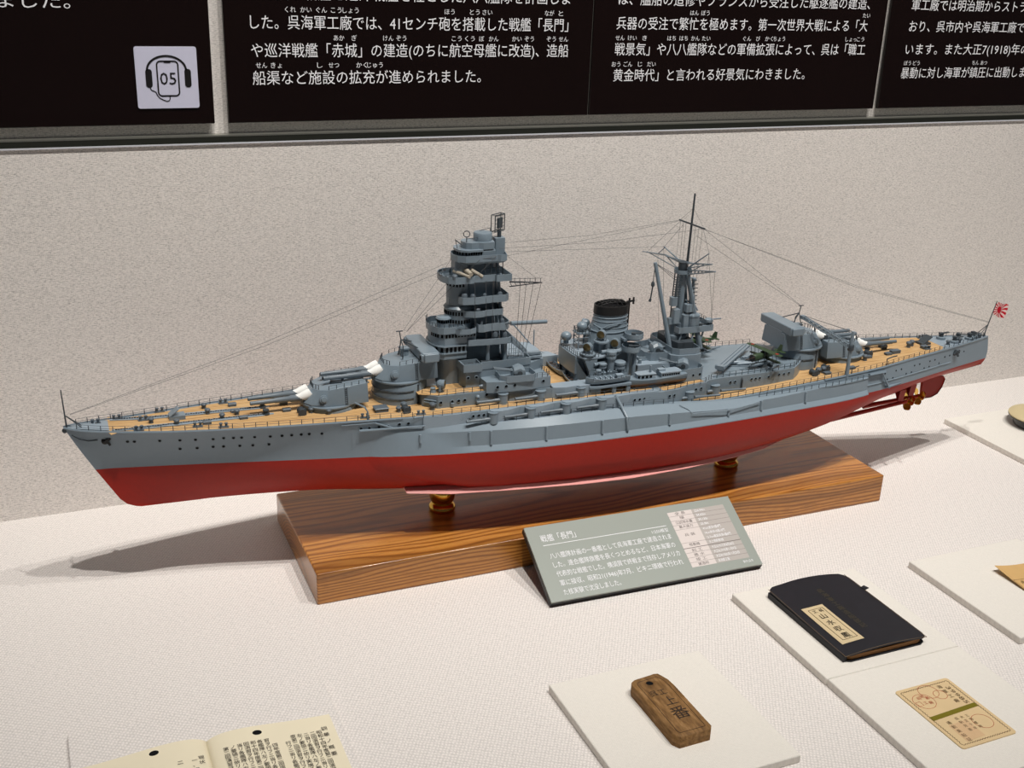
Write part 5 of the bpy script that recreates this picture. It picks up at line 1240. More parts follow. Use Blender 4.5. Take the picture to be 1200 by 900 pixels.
tower('radar_cabin', MB().prism(rrect(84.9, 87.1, -1.1, 1.1, .25), 36.2, 40.3), sharp=30)
mb = MB(); mb.tube((86.1, 0, 40.2), (86.1, 0, 41.8), .42, n=10)
for i in range(5): z = 41.6 + i * .78; mb.tube((84.9, .75, z), (87.4, -.75, z), .055, n=5)
for i in range(6): f = i / 5; mb.tube((84.9 + 2.5 * f, .75 - 1.5 * f, 41.6), (84.9 + 2.5 * f, .75 - 1.5 * f, 44.8), .055, n=5)
for x, y, z in ((84.8, .8, 41.5), (84.8, .8, 44.9), (87.5, -.8, 41.5), (87.5, -.8, 44.9)): mb.tube((x, y, z), (x - .5, y - .85, z), .06, n=5)
for a, b in (((84.8, .8, 41.5), (87.5, -.8, 41.5)), ((84.8, .8, 44.9), (87.5, -.8, 44.9)), ((84.8, .8, 41.5), (84.8, .8, 44.9)), ((87.5, -.8, 41.5), (87.5, -.8, 44.9)), ((84.3, -.05, 41.5), (84.3, -.05, 44.9)), ((84.3, -.05, 44.9), (87.0, -1.65, 44.9)), ((84.3, -.05, 41.5), (87.0, -1.65, 41.5)), ((87.0, -1.65, 41.5), (87.0, -1.65, 44.9))): mb.tube(a, b, .10, n=6)
mb.box((86.15, 0, 43.2), (1.5, .35, 2.1), rz=-.54)
tower('radar_antenna', mb, M['grey_dark'])
mb = MB(); mb.tube((78.6, 1.2, 39.8), (78.6, 1.2, 41.0), .1); mb.path([(78.6 + .62 * math.cos(a), 1.2 + .2 * math.cos(a), 41.6 + .62 * math.sin(a)) for a in [i * PI / 8 for i in range(17)]], .10, 6); mb.tube((78.6, 1.2, 40.6), (81.4, 1.2, 40.8), .06)
tower('direction_finder_loop', mb, M['grey_dark'])
mb = MB(); mb.path([(82, -.8, 41.6), (84.4, -.8, 42.1), (84.6, -.8, 40.2)], .07, 5); mb.tube((76.9, .5, 38.6), (76.3, .8, 40.6), .07); mb.tube((76.4, .8, 40.4), (77.6, 1.6, 39.4), .12); tower('top_bracket', mb, M['grey_dark'])
mb = MB()
for s, t in ((82.2, 2.6), (83.4, 2.6), (84.6, 2.6), (86.2, 2.2)): mb.tube((s, t, 32.4), (s, t, 36.2), .10); 
for z in (33.4, 34.6): mb.tube((82.2, 2.6, z), (86.2, 2.2, z), .06)
tower('top_support', mb, M['grey_dark'])
for side in (1, -1):
    mb = MB(); a, b = Vector((87.3, side * 3.6, 31.7)), Vector((88.4, side * 17.6, 35.3 if False else 32.6)); 
    b = Vector((90.7, side * 12.0, 33.6)); mb.tube(a, b, .16, .10); mb.tube(a + Vector((0, 0, -1.0)), b, .12, .08)
    for i in range(7): f = i / 7; mb.tube(a.lerp(b, f), (a + Vector((0, 0, -1.0))).lerp(b, f + .07), .06, n=5)
    for i in range(6): f = .15 + i * .16; p_ = a.lerp(b, f); mb.tube(p_, p_ + Vector((0, 0, .9)), .06, n=5)
    mb.tube(a + Vector((0, side * 1, .9)), b + Vector((0, 0, .9)), .04, n=4)
    tower('signal_yard', mb, M['grey_dark'])
# ------------------------------------------------------------------ funnel and searchlight platforms
fn_ = lambda c, a, b, h, n=32: [(c + a * math.cos(2 * PI * i / n), b * math.sin(2 * PI * i / n), h) for i in range(n)]
fun = P_('funnel', MB().loft([fn_(112.0, 5.2, 4.4, 10.5), fn_(112.1, 5.0, 4.2, 15.0), fn_(112.4, 4.4, 3.5, 18.0), fn_(112.75, 3.9, 3.0, 20.5), fn_(112.9, 3.75, 2.85, 22.1)]), G)
P_('funnel_cap', MB().loft([fn_(112.85, 3.95, 3.05, 22.0), fn_(112.95, 3.95, 3.05, 23.9), fn_(112.95, 3.6, 2.7, 23.9), fn_(112.95, 3.55, 2.65, 23.0)]), M['black'], fun)
mb = MB()
for i in range(6): x = 110.2 + i * 1.1; w = 2.6 * math.sqrt(max(0, 1 - ((x - 112.95) / 3.6) ** 2)); mb.path([(x, w * math.cos(a), 23.8 + .7 * math.sin(a)) for a in [PI * j / 8 for j in range(9)]], .10, 5)
for t in (-1.2, 0, 1.2): mb.path([(112.95 + 3.4 * math.cos(a), t, 23.8 + .75 * math.sin(a)) for a in [PI * j / 8 for j in range(9)]], .10, 5)
P_('cap_grating', mb, M['black'], fun)
mb = MB()
for h, a, b in ((19.3, 4.2, 3.3), (20.6, 3.98, 3.08), (21.4, 3.9, 3.0)): mb.path([(112.6 + (h - 18) * .08 + a * math.cos(q), b * math.sin(q), h) for q in [i * PI / 16 for i in range(33)]], .10, 5)
P_('funnel_band', mb, G, fun)
mb = MB(); mb.path([(112.45 + 4.4 * math.cos(q), 3.5 * math.sin(q), 18.6 - .25 * math.sin(q)) for q in [i * PI / 16 for i in range(33)]], .16, 6); mb.path([(108.6, .5, 19.8), (109.6, 2.6, 19.2), (111, 3.4, 20.2), (113, 3.5, 20.4), (115.8, 2.0, 20.0)], .16, 6)
P_('steam_pipe', mb, G, fun)
mb = MB(); mb.tube((116.9, .6, 17.5), (117.0, .6, 25.0), .22); mb.tube((116.4, .6, 24.2), (118.2, .6, 24.4), .25); mb.tube((118.0, .6, 23.6), (118.0, .6, 25.1), .22); P_('exhaust_pipe', mb, M['black'], fun)
half = [(103.2, 3.0), (104.2, 6.6), (106.8, 6.8), (108.0, 6.0), (117.2, 5.6), (117.6, 2)]
fh = P_('funnel_house', MB().prism(mir([(103.4, 3.4), (104.6, 4.0), (107.6, 4.4), (117.0, 4.4), (117.4, 2)]), 7.7, 14.2), G, sharp=20)
P_('searchlight_deck', MB().prism(mir([(102.9, 3.0), (103.2, 4.4), (104.0, 6.3), (107.4, 6.6), (109.6, 6.1), (112, 6.0), (113.4, 5.0), (117.0, 4.6)]), 14.0, 14.35), GD, fh, sharp=20)
P_('deck_front', MB().prism(mir([(102.5, 2.5), (102.8, 4.3), (103.8, 4.3), (103.8, 1)]), 10.2, 14.2), G, fh, sharp=20)
for side in (1, -1):
    P_('side_wing', MB().loft([[(104.0, side * 6.2, 14.2), (107.0, side * 6.5, 14.2), (107.0, side * 4.2, 14.2), (104.0, side * 4.0, 14.2)], [(106.6, side * 6.4, 7.8), (107.0, side * 6.5, 7.8), (107.0, side * 4.2, 7.8), (106.6, side * 4.0, 7.8)]]), G, fh, sharp=20)
    P_('slanting_plate', MB().loft([[(102.8, side * 4.4, 13.6), (102.8, side * 4.2, 13.6), (106.4, side * 6.4, 7.9), (106.4, side * 6.2, 7.9)], [(103.0, side * 3.6, 7.9), (103.0, side * 3.4, 7.9), (104.6, side * 5.2, 7.9), (104.6, side * 5.0, 7.9)]]), G, fh, sharp=20)
    railing([(103.2, side * 4.3, 14.35), (104.0, side * 6.1, 14.35), (107.3, side * 6.4, 14.35)], gap=.8, height=1.0)
railing([(103.0, -4, 14.35), (102.9, 0, 14.35), (103.0, 4, 14.35)], gap=1.0, height=1.0)
def dome(S_, T_, h, r, first={}):
    mb = MB('rel'); mb.lathe((0, 0, 0), [(r * .5, -1.6), (r * .5, -.9), (r * .8, -.7), (r * 1.0, -.2), (r * 1.0, .25), (r * .8, .7), (r * .45, .95), (.05, 1.05)], 18); return mb.build('director_dome', G, ship, loc=A(S_, T_, h))
dome(103.6, -2.4, 16.6, 1.2); dome(106.2, -.2, 19.3, 1.15); 
mb = MB()
for dx, dy in ((-1, -1), (1, -1), (1, 1), (-1, 1)): mb.tube((106.2 + dx * 1.2, -.2 + dy * 1.2, 14.3), (106.2 + dx * 1.2, -.2 + dy * 1.2, 18.0), .12)
for z in (15.6, 17.0): 
    for a, b in (((-1, -1), (1, -1)), ((1, -1), (1, 1)), ((1, 1), (-1, 1)), ((-1, 1), (-1, -1))): mb.tube((106.2 + a[0] * 1.2, -.2 + a[1] * 1.2, z), (106.2 + b[0] * 1.2, -.2 + b[1] * 1.2, z), .08)
mb.box((106.2, -.2, 18.0), (3.0, 3.0, .25)); P_('dome_tower', mb, G)
mb = MB(); railing([(107.6, -1.6, 18.1), (107.6, 1.3, 18.1), (104.8, 1.3, 18.1), (104.8, -1.6, 18.1), (107.6, -1.6, 18.1)], 1.0, .8, pre=mb); P_('railing', mb, M['rail'])
def round_stand(S_, T_, h0, h1, r):
    mb = MB(); mb.lathe((S_, T_, 0), [(.5, h0), (.5, h1 - .9), (r, h1 - .3), (r, h1)], 20); return P_('lamp_stand', mb, G)
for s, t, h, rz in ((109.0, 4.0, 18.6, .75), (105.4, 5.0, 16.4, .7), (112.0, 4.6, 16.6, .9), (109.0, -4.0, 18.6, -.75), (112, -4.6, 16.6, -.8)): searchlight(s, t, h, rz); round_stand(s, t, 14.2, h - 1.45, 1.7)
def round_tub(S_, T_, h, r, ht=1.05):
    P_('gun_tub', MB().tub(ell(S_, T_, r, r, 22), h - .35, h, h + ht, .12, ell(S_, T_, r * .86, r * .86, 22)), G); small_aa(S_, T_, h, 2.6)
round_tub(116.6, 4.4, 17.3, 2.1); round_tub(115.2, 6.1, 15.1, 2.05); round_tub(116.6, -4.4, 17.3, 2.1); round_tub(115.2, -6.1, 15.1, 2.05)
for side in (1, -1):
    P_('tub_leg', MB().tube((116.0, side * 6.6, 15.0), (115.6, side * 7.0, 8), .45, n=10)); P_('tub_leg', MB().tube((114.6, side * 6.4, 15.0), (114.2, side * 6.6, 8), .40, n=10)); P_('tub_arm', MB().box((115.2, side * 3.6, 17.0), (2.6, 3.0, .5)))
for s, t, h, r, ht in ((110.0, 7.0, 13.2, 1.05, 2.6), (111.9, 7.6, 11.0, 1.15, 2.4), (108.0, 7.2, 11.6, .8, 1.6), (106.6, 8.2, 10.6, .55, 1.6)):
    mb = MB(); mb.lathe((s, t, h), [(r * .8, -3), (r * .8, ht * .3), (r * 1.05, ht * .32), (r * 1.05, ht * .5), (r * .9, ht * .52), (r * .9, ht * .7), (r * 1.12, ht * .72), (r * 1.12, ht * .92), (r * .8, ht), (.05, ht * 1.04)], 18); P_('ventilator', mb, G)
P_('side_house', MB().prism([(105.2, 5), (105.2, 8.6), (106.4, 8.9), (113.8, 8.6), (113.8, 5)], 7.7, 10.0), G, sharp=20)
mb = MB()
for i in range(5): mb.tube((106 + i * 1.5, 8.6, 10.4), (106 + i * 1.5, 8.6, 12.0), .14); mb.box((106.5 + i * 1.5, 7.8, 11.0), (.9, 1.2, .7), rz=.3 * i)
mb.axle((106.2, 6.4, 12.6), (1, -.2, 0), [(.5, 0), (.5, 3.5)], 10); mb.axle((112.5, 5.2, 14.9), (1, 0, 0), [(.45, -4), (.45, 1)], 10); P_('deck_machinery', mb, G)
dh = P_('aft_funnel_house', MB().prism(mir([(117.4, 5.6), (125.4, 5.9), (126, 3)]), 7.7, 11.0), GD, sharp=20)
mb = MB(); mb.box((120.5, 2.4, 11.2), (2.4, 1.6, .5)); mb.tube((118.6, 4.4, 11), (118.6, 4.4, 11.9), .4); mb.tube((123.6, 3.6, 11), (123.6, 3.6, 12), .18); mb.tube((119.4, 2.6, 11.6), (123.4, 3.2, 11.8), .15); mb.box((123, .6, 11.2), (1.2, 1.2, .5)); P_('deck_fitting', mb, G)

# ------------------------------------------------------------------ boats
def boat_hull(L, B, D, sheer=.35, n=14, trans=.55):
    rg = []
    for i in range(n + 1):
        u = i / n; x = -L / 2 + L * u
        w = B / 2 * (max(.03, 1 - (1 - u / .38) ** 2) ** .6 if u < .38 else (1 - (1 - trans) * ((u - .38) / .62) ** 2.2))
        dz = sheer * ((2 * u - 1) ** 2) * (1.4 if u < .5 else .6); kz = D * .35 * max(0, 1 - u / .16) ** 1.5
        rg.append([(x, -w, D + dz), (x, -w * .93, D * .55), (x, -w * .55, D * .15 + kz), (x, 0, kz), (x, w * .55, D * .15 + kz), (x, w * .93, D * .55), (x, w, D + dz)])
    return rg
mb = MB('rel'); rg = boat_hull(9.6, 2.3, 1.15); 
inner = [[(x * .96, y * .86, max(.25, z * 1.0 if j in (0, 6) else z + .18)) for j, (x, y, z) in enumerate(r)] for r in rg]
mb.loft([a + list(reversed(b)) for a, b in zip(rg, inner)], sharp if False else True)
rb = mb.build('rowing_boat', G, ship, loc=A(102.6, 4.2, 7.85), rot=(0, 0, -PI / 2 - .05 + PI), sharp=40)
mb = MB('rel')
for i in range(6): mb.box((-3.2 + i * 1.3, 0, .85), (.35, 1.9, .1))
mb.build('thwart', M['brownhull'], rb)
bb = dup(rb, A(102.6, -4.6, 7.85), (0, 0, PI / 2))
# cutter on its platform
mb = MB('rel'); rg = boat_hull(10.2, 2.7, 1.35, .4); inner = [[(x * .96, y * .84, z if j in (0, 6) else z + .25) for j, (x, y, z) in enumerate(r)] for r in rg]
mb.loft([a + list(reversed(b)) for a, b in zip(rg, inner)])
ct_ = mb.build('cutter', G, ship, loc=A(107.6, 10.5, 9.8), sharp=40)
mb = MB('rel')
for i in range(7): mb.box((-3.6 + i * 1.2, 0, 1.15), (.3, 2.2, .1))
mb.box((2.8, 0, 1.5), (1.6, 1.2, .5)); mb.build('thwart', GD, ct_)
mb = MB('rel')
for i in range(8):
    x = -3.9 + i * 1.1
    for sd in (1, -1): mb.tube((x, sd * 1.15, 1.3), (x, sd * 1.15, 1.9), .05, n=5)
mb.build('boat_rail', M['rail'], ct_)
P_('boat_platform', MB().prism([(103.2, 9.2), (103.0, 11.6), (104.2, 11.9), (112.8, 11.8), (113.2, 9.2)], 9.3, 9.75).prism([(103.2, 9.0), (103.2, 11.3), (105.6, 11.5), (105.6, 9.0)], 7.6, 9.4), G, sharp=20)
mb = MB()
for s in (109.0, 112.2): mb.box((s, 12.3, 8.6), (1.0, .5, 1.6))
P_('platform_leg', mb, M['grey_dark']) if False else [P_('platform_leg', MB().box((s, 11.4, 8.6), (.9, .5, 1.6)), G) for s in (108.8, 112.2)]
mb = MB(); mb.path([(103.6, 9.8, 9.6), (103.4, 10.2, 13.2), (104.0, 11.2, 13.6)], .14, 6); P_('boat_davit', mb, G); dd = bpy.data.objects[ship.children[-1].name]
# motor launch
mb = MB('rel'); rg = boat_hull(16.4, 3.4, 1.75, .45, 18, .6); mb.loft(rg)
lau = mb.build('motor_launch', G, ship, loc=A(118.8, 9.9, 8.05), sharp=40)
mb = MB('rel'); mb.loft([[(x, y * 1.012, z - .02) for x, y, z in r[1:6]] for r in boat_hull(16.3, 3.36, 1.6, .4, 18, .6)]); mb.build('boat_bottom', M['brownhull'], lau)
mb = MB('rel'); mb.prism(mir([(-4.0, .6), (-3.4, 1.05), (.2, 1.15), (.2, .5)]), 1.6, 2.75); mb.prism(mir([(-4.1, .7), (-3.5, 1.15), (.3, 1.25), (.3, .5)]), 2.75, 2.9); mb.build('forward_cabin', GD, lau, sharp=20)
mb = MB('rel'); mb.prism(mir([(1.6, 1.2), (6.2, 1.2), (6.5, .5)]), 1.6, 2.7); mb.prism(mir([(1.4, 1.35), (6.4, 1.35), (6.7, .5)]), 2.7, 2.9); mb.box((2.2, -.2, 3.1), (1.6, 1.1, .5)); mb.build('aft_cabin', GD, lau, sharp=20)
mb = MB('rel')
for i in range(3): mb.box((-2.9 + i * .95, 1.13, 2.3), (.6, .08, .5))
for i in range(8): mb.box((2.0 + i * .55, 1.2, 2.3), (.34, .08, .36))
mb.box((-3.75, .8, 2.3), (.1, .5, .5), rz=-.6); mb.build('cabin_window', M['dark'], lau)
mb = MB('rel'); mb.tube((-.6, 0, 2.8), (-.5, 0, 4.4), .3, .26, 10); mb.build('launch_funnel', G, lau)
for s in (114, 122): P_('boat_cradle', MB().box((s, 9.9, 7.95), (.5, 2.2, .6)), M['grey_dark'])

# ------------------------------------------------------------------ main mast
mh = P_('mast_house', MB().prism(mir([(125.6, 5.6), (127.0, 6.6), (131.2, 7.0), (132.8, 6.6), (133, 2)]), 7.5, 12.6), G, sharp=20)
P_('mast_house_top', MB().tub(mir([(126.2, 5.0), (127.4, 6.2), (131.4, 6.6), (132.6, 6.2), (132.8, 2)]), 12.5, 12.7, 14.0, .14), G, mh, sharp=20)
P_('gun_bulwark', MB().tub([(123.6, 4.6), (123.4, 7.6), (124.6, 9.4), (127.0, 9.9), (131.4, 9.5), (132.4, 8.4), (132.4, 4.6)], 7.6, 9.4, 10.5, .14), G, mh, sharp=20)
P_('gun_bulwark', MB().tub([(123.6, -4.6), (123.4, -7.6), (124.6, -9.4), (127.0, -9.9), (131.4, -9.5), (132.4, -8.4), (132.4, -4.6)], 7.6, 9.4, 10.5, .14), G, mh, sharp=20)
for s in (127.2, 129.2, 131.0): put_porthole(mh, s, 9.86 - .09 * (s - 127), 8.9, (.05, 1, 0), .32)
P_('gun_bulwark', MB().tub([(120.6, -3.0), (120.6, 2.6), (121.6, 3.8), (126.0, 4.4), (128.6, 5.6), (128.6, -5.4), (121.6, -4.2)], 10.9, 11.6, 12.9, .14), G, mh, sharp=20)
def mast(name, mb, mat=None, **kw): return P_(name, mb, mat or G, mm, **kw)
mm = P_('main_mast', MB().tube((130.2, 0, 11), (130.2, 0, 30.6), .95, .8, 16), G)
for t in (-1, 1): mast('mast_leg', MB().tube((134.6, t * 3.0, 12.5), (131.0, t * .7, 29.6), .62, .5, 12))
mast('mast_ring', MB().lathe((129.8, 0, 0), [(2.5, 14.6), (2.6, 15.0), (2.6, 15.6), (2.0, 15.7), (1.9, 18.4)], 24))
mast('mast_deck', MB().tub(mir([(128.4, 1.6), (128.6, 3.2), (132.5, 3.5), (137.4, 3.3), (137.8, 2.0)]), 16.5, 16.8, 17.9, .13), sharp=20)
for s, t in ((129.4, 2.8), (132.4, 3.0), (135.0, 2.8), (135, -2.8), (129.4, -2.8)): mast('deck_strut', MB().tube((s - .8, t * 1.05, 12.8), (s + .2, t, 16.6), .22))
mast('mast_room', MB().prism(mir([(127.4, 3.0), (127.8, 4.6), (131.6, 5.0), (132.4, 2)]), 12.7, 14.9), M['grey_dark'], )
mast('director_drum', MB().lathe((132.9, 1.7, 16.8), [(1.45, 0), (1.45, 3.1), (1.55, 3.15), (1.5, 3.5), (1.0, 3.8), (.05, 3.9)], 22))
mast('lattice_mast', MB().lathe((133.2, 0, 0), [(.95, 17), (.9, 20.6), (.7, 21.2), (.7, 24.0), (.45, 24.3), (.35, 27.4), (.5, 27.5), (.5, 28.2)], 14))
for i, (s, t, h, d) in enumerate(((127.7, 1.2, 23.6, (1.5, 1.5, 2.0)), (128.4, 1.4, 20.2, (1.6, 1.6, 3.2)), (131.6, 1.6, 21.9, (2.0, 1.6, 1.7)), (130.6, 2.0, 19.0, (1.4, 1.4, 3.0)), (127.4, 1.0, 19.0, (1.2, 1.2, 1.4)))):
    mb = MB(); mb.prism(rrect(s - d[0] / 2, s + d[0] / 2, t - d[1] / 2, t + d[1] / 2, .3), h - d[2] / 2, h + d[2] / 2); mast('mast_box', mb)
mb = MB(); mb.tube((128.3, -.6, 18), (128.6, -.6, 29.6), .14); mb.tube((128.0, 1.4, 24.4), (128.3, 1.2, 29.8), .3, .2)
for i in range(9): mb.tube((127.6, .9, 24.6 + i * .55), (129.2, 1.5, 24.6 + i * .55), .09, n=5)
for i in range(7): mb.tube((132.3, .4, 21.4 + i * .9), (134.2, .4, 21.4 + i * .9), .11, n=5)
mast('mast_ladder', mb, M['grey_dark'])
mb = MB(); mb.path([(131.2, .5, 23.4), (133.2, 1.2, 22.4), (134.0, 1.5, 21.0)], .2, 6); mb.path([(131, .3, 28.6), (132.4, .6, 28.4), (133.6, .6, 27.8)], .14, 6); mast('mast_bracket', mb)
railing([(134.4, 3.0, 17.9), (137.2, 2.9, 17.9), (137.4, -2.8, 17.9)], gap=1, height=.9, parent=mm)
mb = MB(); mb.lathe((136.6, 2.4, 18.0), [(.4, -.8), (.4, .4), (1.0, .5), (1.0, 1.0), (.6, 1.25), (.05, 1.3)], 14); mb.tube((136.6, 2.4, 18.9), (139.6, 2.7, 19.0), .16); mast('director_sight', mb)
for s, t, h in ((135.2, 1.5, 16.8), (135.8, -1.5, 16.8)): small_aa(s, t, h, 2.4)
mast('top_platform', MB().tub(ell(130.2, 0, 2.0, 2.0, 18), 29.3, 29.7, 30.5, .1, ell(130.2, 0, 1.3, 1.3, 18)))
mast('top_cabin', MB().lathe((130.1, 0, 0), [(1.0, 29.6), (1.0, 32.0), (1.1, 32.1), (.3, 32.4)], 16), M['grey_dark'])
mast('topmast', MB().tube((131.1, 0, 30), (131.5, 0, 47.2), .32, .2, 10), M['grey_dark'])
mast('signal_yard', MB().tube((131.35, -5.2, 40.3), (131.35, 5.4, 40.6), .2, .2, 8), M['grey_dark'])
SPAR = [((130.5, -19.2, 29.7), (130.5, -8.5, 31.5), (130.5, 0, 31.4)), ((130.5, -9.6, 33.2), (130.4, -1.2, 31.6)), ((130.5, 11.0, 34.3), (130.5, 0, 31.8)), ((130.6, 9.2, 36.2), (130.4, 2.0, 31.3))]
for sp_ in SPAR: mast('spar', MB().path(list(sp_), [.12] + [.2] * (len(sp_) - 1), 6))
mb = MB()
for a, b in (((130.5, -17.0, 30.2), (130.4, -1.8, 29.8)), ((130.5, -9.2, 33.0), (130.5, -12.0, 30.9)), ((130.5, -8.5, 31.5), (130.4, -1.6, 29.6)), ((130.5, 8.0, 33.6), (130.4, 1.6, 29.8)), ((130.5, 11, 34.3), (130.4, 1.5, 31.0)), ((129.0, -6, 32.0), (131.6, 4, 32.3))): mb.tube(a, b, .12, n=5)
mast('spar_brace', mb)
mb = MB(); a, b, c = Vector((130.4, 1.6, 30.6)), Vector((130.4, 1.6, 29.6)), Vector((130.5, 12.5, 33.1))
mb.tube(a, c, .14); mb.tube(b, c, .14)
for i in range(8): f = i / 8; mb.tube(a.lerp(c, f), b.lerp(c, f + .06), .09, n=5); mb.tube(b.lerp(c, f), a.lerp(c, f + .06), .09, n=5)
mast('lattice_yard', mb)
# derrick boom with its hook
mast('derrick_boom', MB().tube((127.6, 2.6, 11.0), (123.0, 0, 32.4), .55, .42, 10))
mb = MB(); mb.tube((123.0, 0, 32.2), (122.8, .1, 28.2), .05, n=4); mb.tube((123.1, 0, 32.2), (122.9, .1, 28.2), .05, n=4); mast('hook_line', mb, M['line'])
mb = MB(); mb.lathe((122.8, .1, 27.4), [(.1, -.6), (.4, -.2), (.4, .4), (.15, .8)], 10); mb.tube((122.8, .1, 27), (122.5, .1, 24.2), .16); mb.tube((122.5, .1, 24.2), (122.3, .1, 23.6), .3); mast('cargo_hook', mb, M['grey_dark'])
for b_ in ((128.4, 0, 29.2), (128.6, .8, 27.8), (128.9, -.8, 28.4)): mast('topping_line', MB().tube((123.0, 0, 32.3), b_, .05, n=4), M['line'])

# ------------------------------------------------------------------ seaplanes
def wing(L, c, th, y0=0, sweep=0):
    rg = []
    for y, q in ((-L / 2, .35), (-L / 2 + .5, .85), (-L * .25, 1), (0, 1), (L * .25, 1), (L / 2 - .5, .85), (L / 2, .35)):
        rg.append([(-c * q / 2, y, 0), (-c * q * .2, y, th * q), (c * q / 2, y, .02), (-c * q * .2, y, -th * q * .4)])
    return rg
def seaplane(S_, T_, h, rz):
    mb = MB('rel'); mb.loft([[(x, r * math.cos(2 * PI * i / 14) * .8, z + r * math.sin(2 * PI * i / 14)) for i in range(14)] for x, r, z in ((-4.6, .62, 0), (-4.4, .85, 0), (-3.2, .9, 0), (-1.2, .85, .1), (1.0, .7, .1), (3.2, .38, .15), (4.8, .12, .2))])
    o = mb.build('seaplane', M['green'], ship, loc=A(S_, T_, h), rot=(0, 0, rz), sharp=50)
    mb = MB('rel'); mb.loft([[(x - .7, y, z + 1.5) for x, y, z in r] for r in wing(11.0, 1.75, .14)]); mb.build('upper_wing', M['green'], o)
    mb = MB('rel'); mb.loft([[(x - .3, y, z - .45) for x, y, z in r] for r in wing(9.6, 1.5, .14)]); mb.build('lower_wing', M['green'], o)
    mb = MB('rel'); mb.axle((-4.5, 0, 0), (-1, 0, 0), [(.8, -.4), (.85, 0), (.6, .25), (.15, .5)], 14); mb.build('engine_cowl', M['black'], o)
    mb = MB('rel')
    for a in (0, PI): mb.box((-5.05, .75 * math.cos(a + .5), .75 * math.sin(a + .5)), (.06, 1.5, .22), rx=a + .5)
    mb.build('airscrew', M['brownhull'], o)
    mb = MB('rel'); mb.loft([[(3.3, -.06, .2), (4.9, -.06, .2), (5.0, -.06, 1.7), (4.3, -.06, 2.0), (3.7, -.06, 1.3)], [(3.3, .06, .2), (4.9, .06, .2), (5.0, .06, 1.7), (4.3, .06, 2.0), (3.7, .06, 1.3)]]); mb.build('tail_fin', M['green'], o)
    mb = MB('rel'); mb.loft([[(x + 4.3, y, z + .35) for x, y, z in r] for r in wing(3.6, 1.1, .07)]); mb.build('tailplane', M['green'], o)
    mb = MB('rel'); mb.loft([[(x, r * math.cos(2 * PI * i / 12), z + r * math.sin(2 * PI * i / 12)) for i in range(12)] for x, r, z in ((-5.0, .12, -1.6), (-4.2, .4, -1.75), (-1.5, .5, -1.8), (1.4, .4, -1.7), (3.4, .08, -1.4))]); mb.build('main_float', G, o)
    mb = MB('rel')
    for x, y in ((-2.6, .4), (-2.6, -.4), (0, .4), (0, -.4)): mb.tube((x, y, -.5), (x - .2, y * .4, -1.5), .09, n=5)
    for y in (-3.4, 3.4, -1, 1):
        for x in (-1.1, .1): mb.tube((x - .2, y, -.4), (x - .5, y, 1.5), .06, n=5)
    mb.build('strut', M['grey_dark'], o)
    for y in (-4.0, 4.0):
        mb = MB('rel'); mb.loft([[(x, y + r * math.cos(2 * PI * i / 8), -1.35 + r * math.sin(2 * PI * i / 8)) for i in range(8)] for x, r in ((-1.8, .06), (-1.2, .24), (.4, .22), (1.2, .05))]); mb.tube((-.6, y, -1.2), (-.5, y, -.5), .06); mb.build('wing_float', G, o)
    for y in (-3.9, 3.9): MB('rel').axle((-.7, y, 1.60), (0, 0, 1), [(.40, 0), (.40, .05)], 14).build('red_roundel', M['redh'], o)
    mb = MB('rel'); mb.box((-.9, 0, .95), (1.6, .5, .5)); mb.build('cockpit', M['dark'], o)
    return o
sp1 = seaplane(150.2, 6.6, 10.4, .18); sp2 = dup(sp1, A(140.7, -7.0, 10.3), (0, 0, .05))
for s, t in ((149.0, 6.4), (151.5, 6.8), (139.7, -7.0), (142.1, -7.0)): P_('plane_trolley', MB().box((s, t, 7.95), (.5, 1.6, .7)), M['grey_dark'])
for s, t in ((146.5, 4.8), (144.6, 3.5)): P_('spare_float', MB().loft([[(s + x, t + .12 * x + r * math.cos(2 * PI * i / 10), 8.2 + r * math.sin(2 * PI * i / 10)) for i in range(10)] for x, r in ((-2.6, .05), (-2, .35), (1, .4), (3, .08))]), GD)

# ------------------------------------------------------------------ aircraft crane and quarterdeck gear
cr = P_('aircraft_crane', MB().tube((169.5, 11.9, 3.4), (169.6, 11.9, 16.0), .50, .38, 12), G)
P_('crane_foot', MB().lathe((169.5, 11.9, 0), [(.9, 3.3), (.9, 4.0), (.6, 4.2)], 14), G, cr); P_('crane_collar', MB().lathe((169.55, 11.9, 0), [(.62, 11.4), (.75, 11.6), (.75, 12.6), (.62, 12.8)], 14), M['grey_dark'], cr)
mb = MB(); a = Vector((169.2, 11.6, 12.1)); b = Vector((162.4, 2.4, 16.9)); n_ = Vector((0, 0, 1)); wv = Vector((.6, -.45, 0))
cs = [(a + wv * .8, b + wv * .45), (a - wv * .8, b - wv * .45), (a + wv * .8 + n_ * .9, b + wv * .45 + n_ * .6), (a - wv * .8 + n_ * .9, b - wv * .45 + n_ * .6)]
for p_, q_ in cs: mb.tube(p_, q_, .11, n=6)
for i in range(11):
    f, g = i / 11, (i + 1) / 11
    for u_, v_ in ((0, 2), (1, 3), (0, 1), (2, 3)):
        mb.tube(cs[u_][0].lerp(cs[u_][1], f), cs[v_][0].lerp(cs[v_][1], g), .07, n=4); mb.tube(cs[v_][0].lerp(cs[v_][1], f), cs[u_][0].lerp(cs[u_][1], f), .07, n=4)
mb.box(tuple(b + n_ * .3), (1.0, 1.0, .8)); P_('crane_jib', mb, G, cr)
for o_ in (-.15, .15): P_('crane_line', MB().tube((169.6 + o_, 11.9, 15.9), tuple(b + n_ * .7), .05, n=4), M['line'], cr)
ad = lambda s: smooth(s, DK_A) + .05
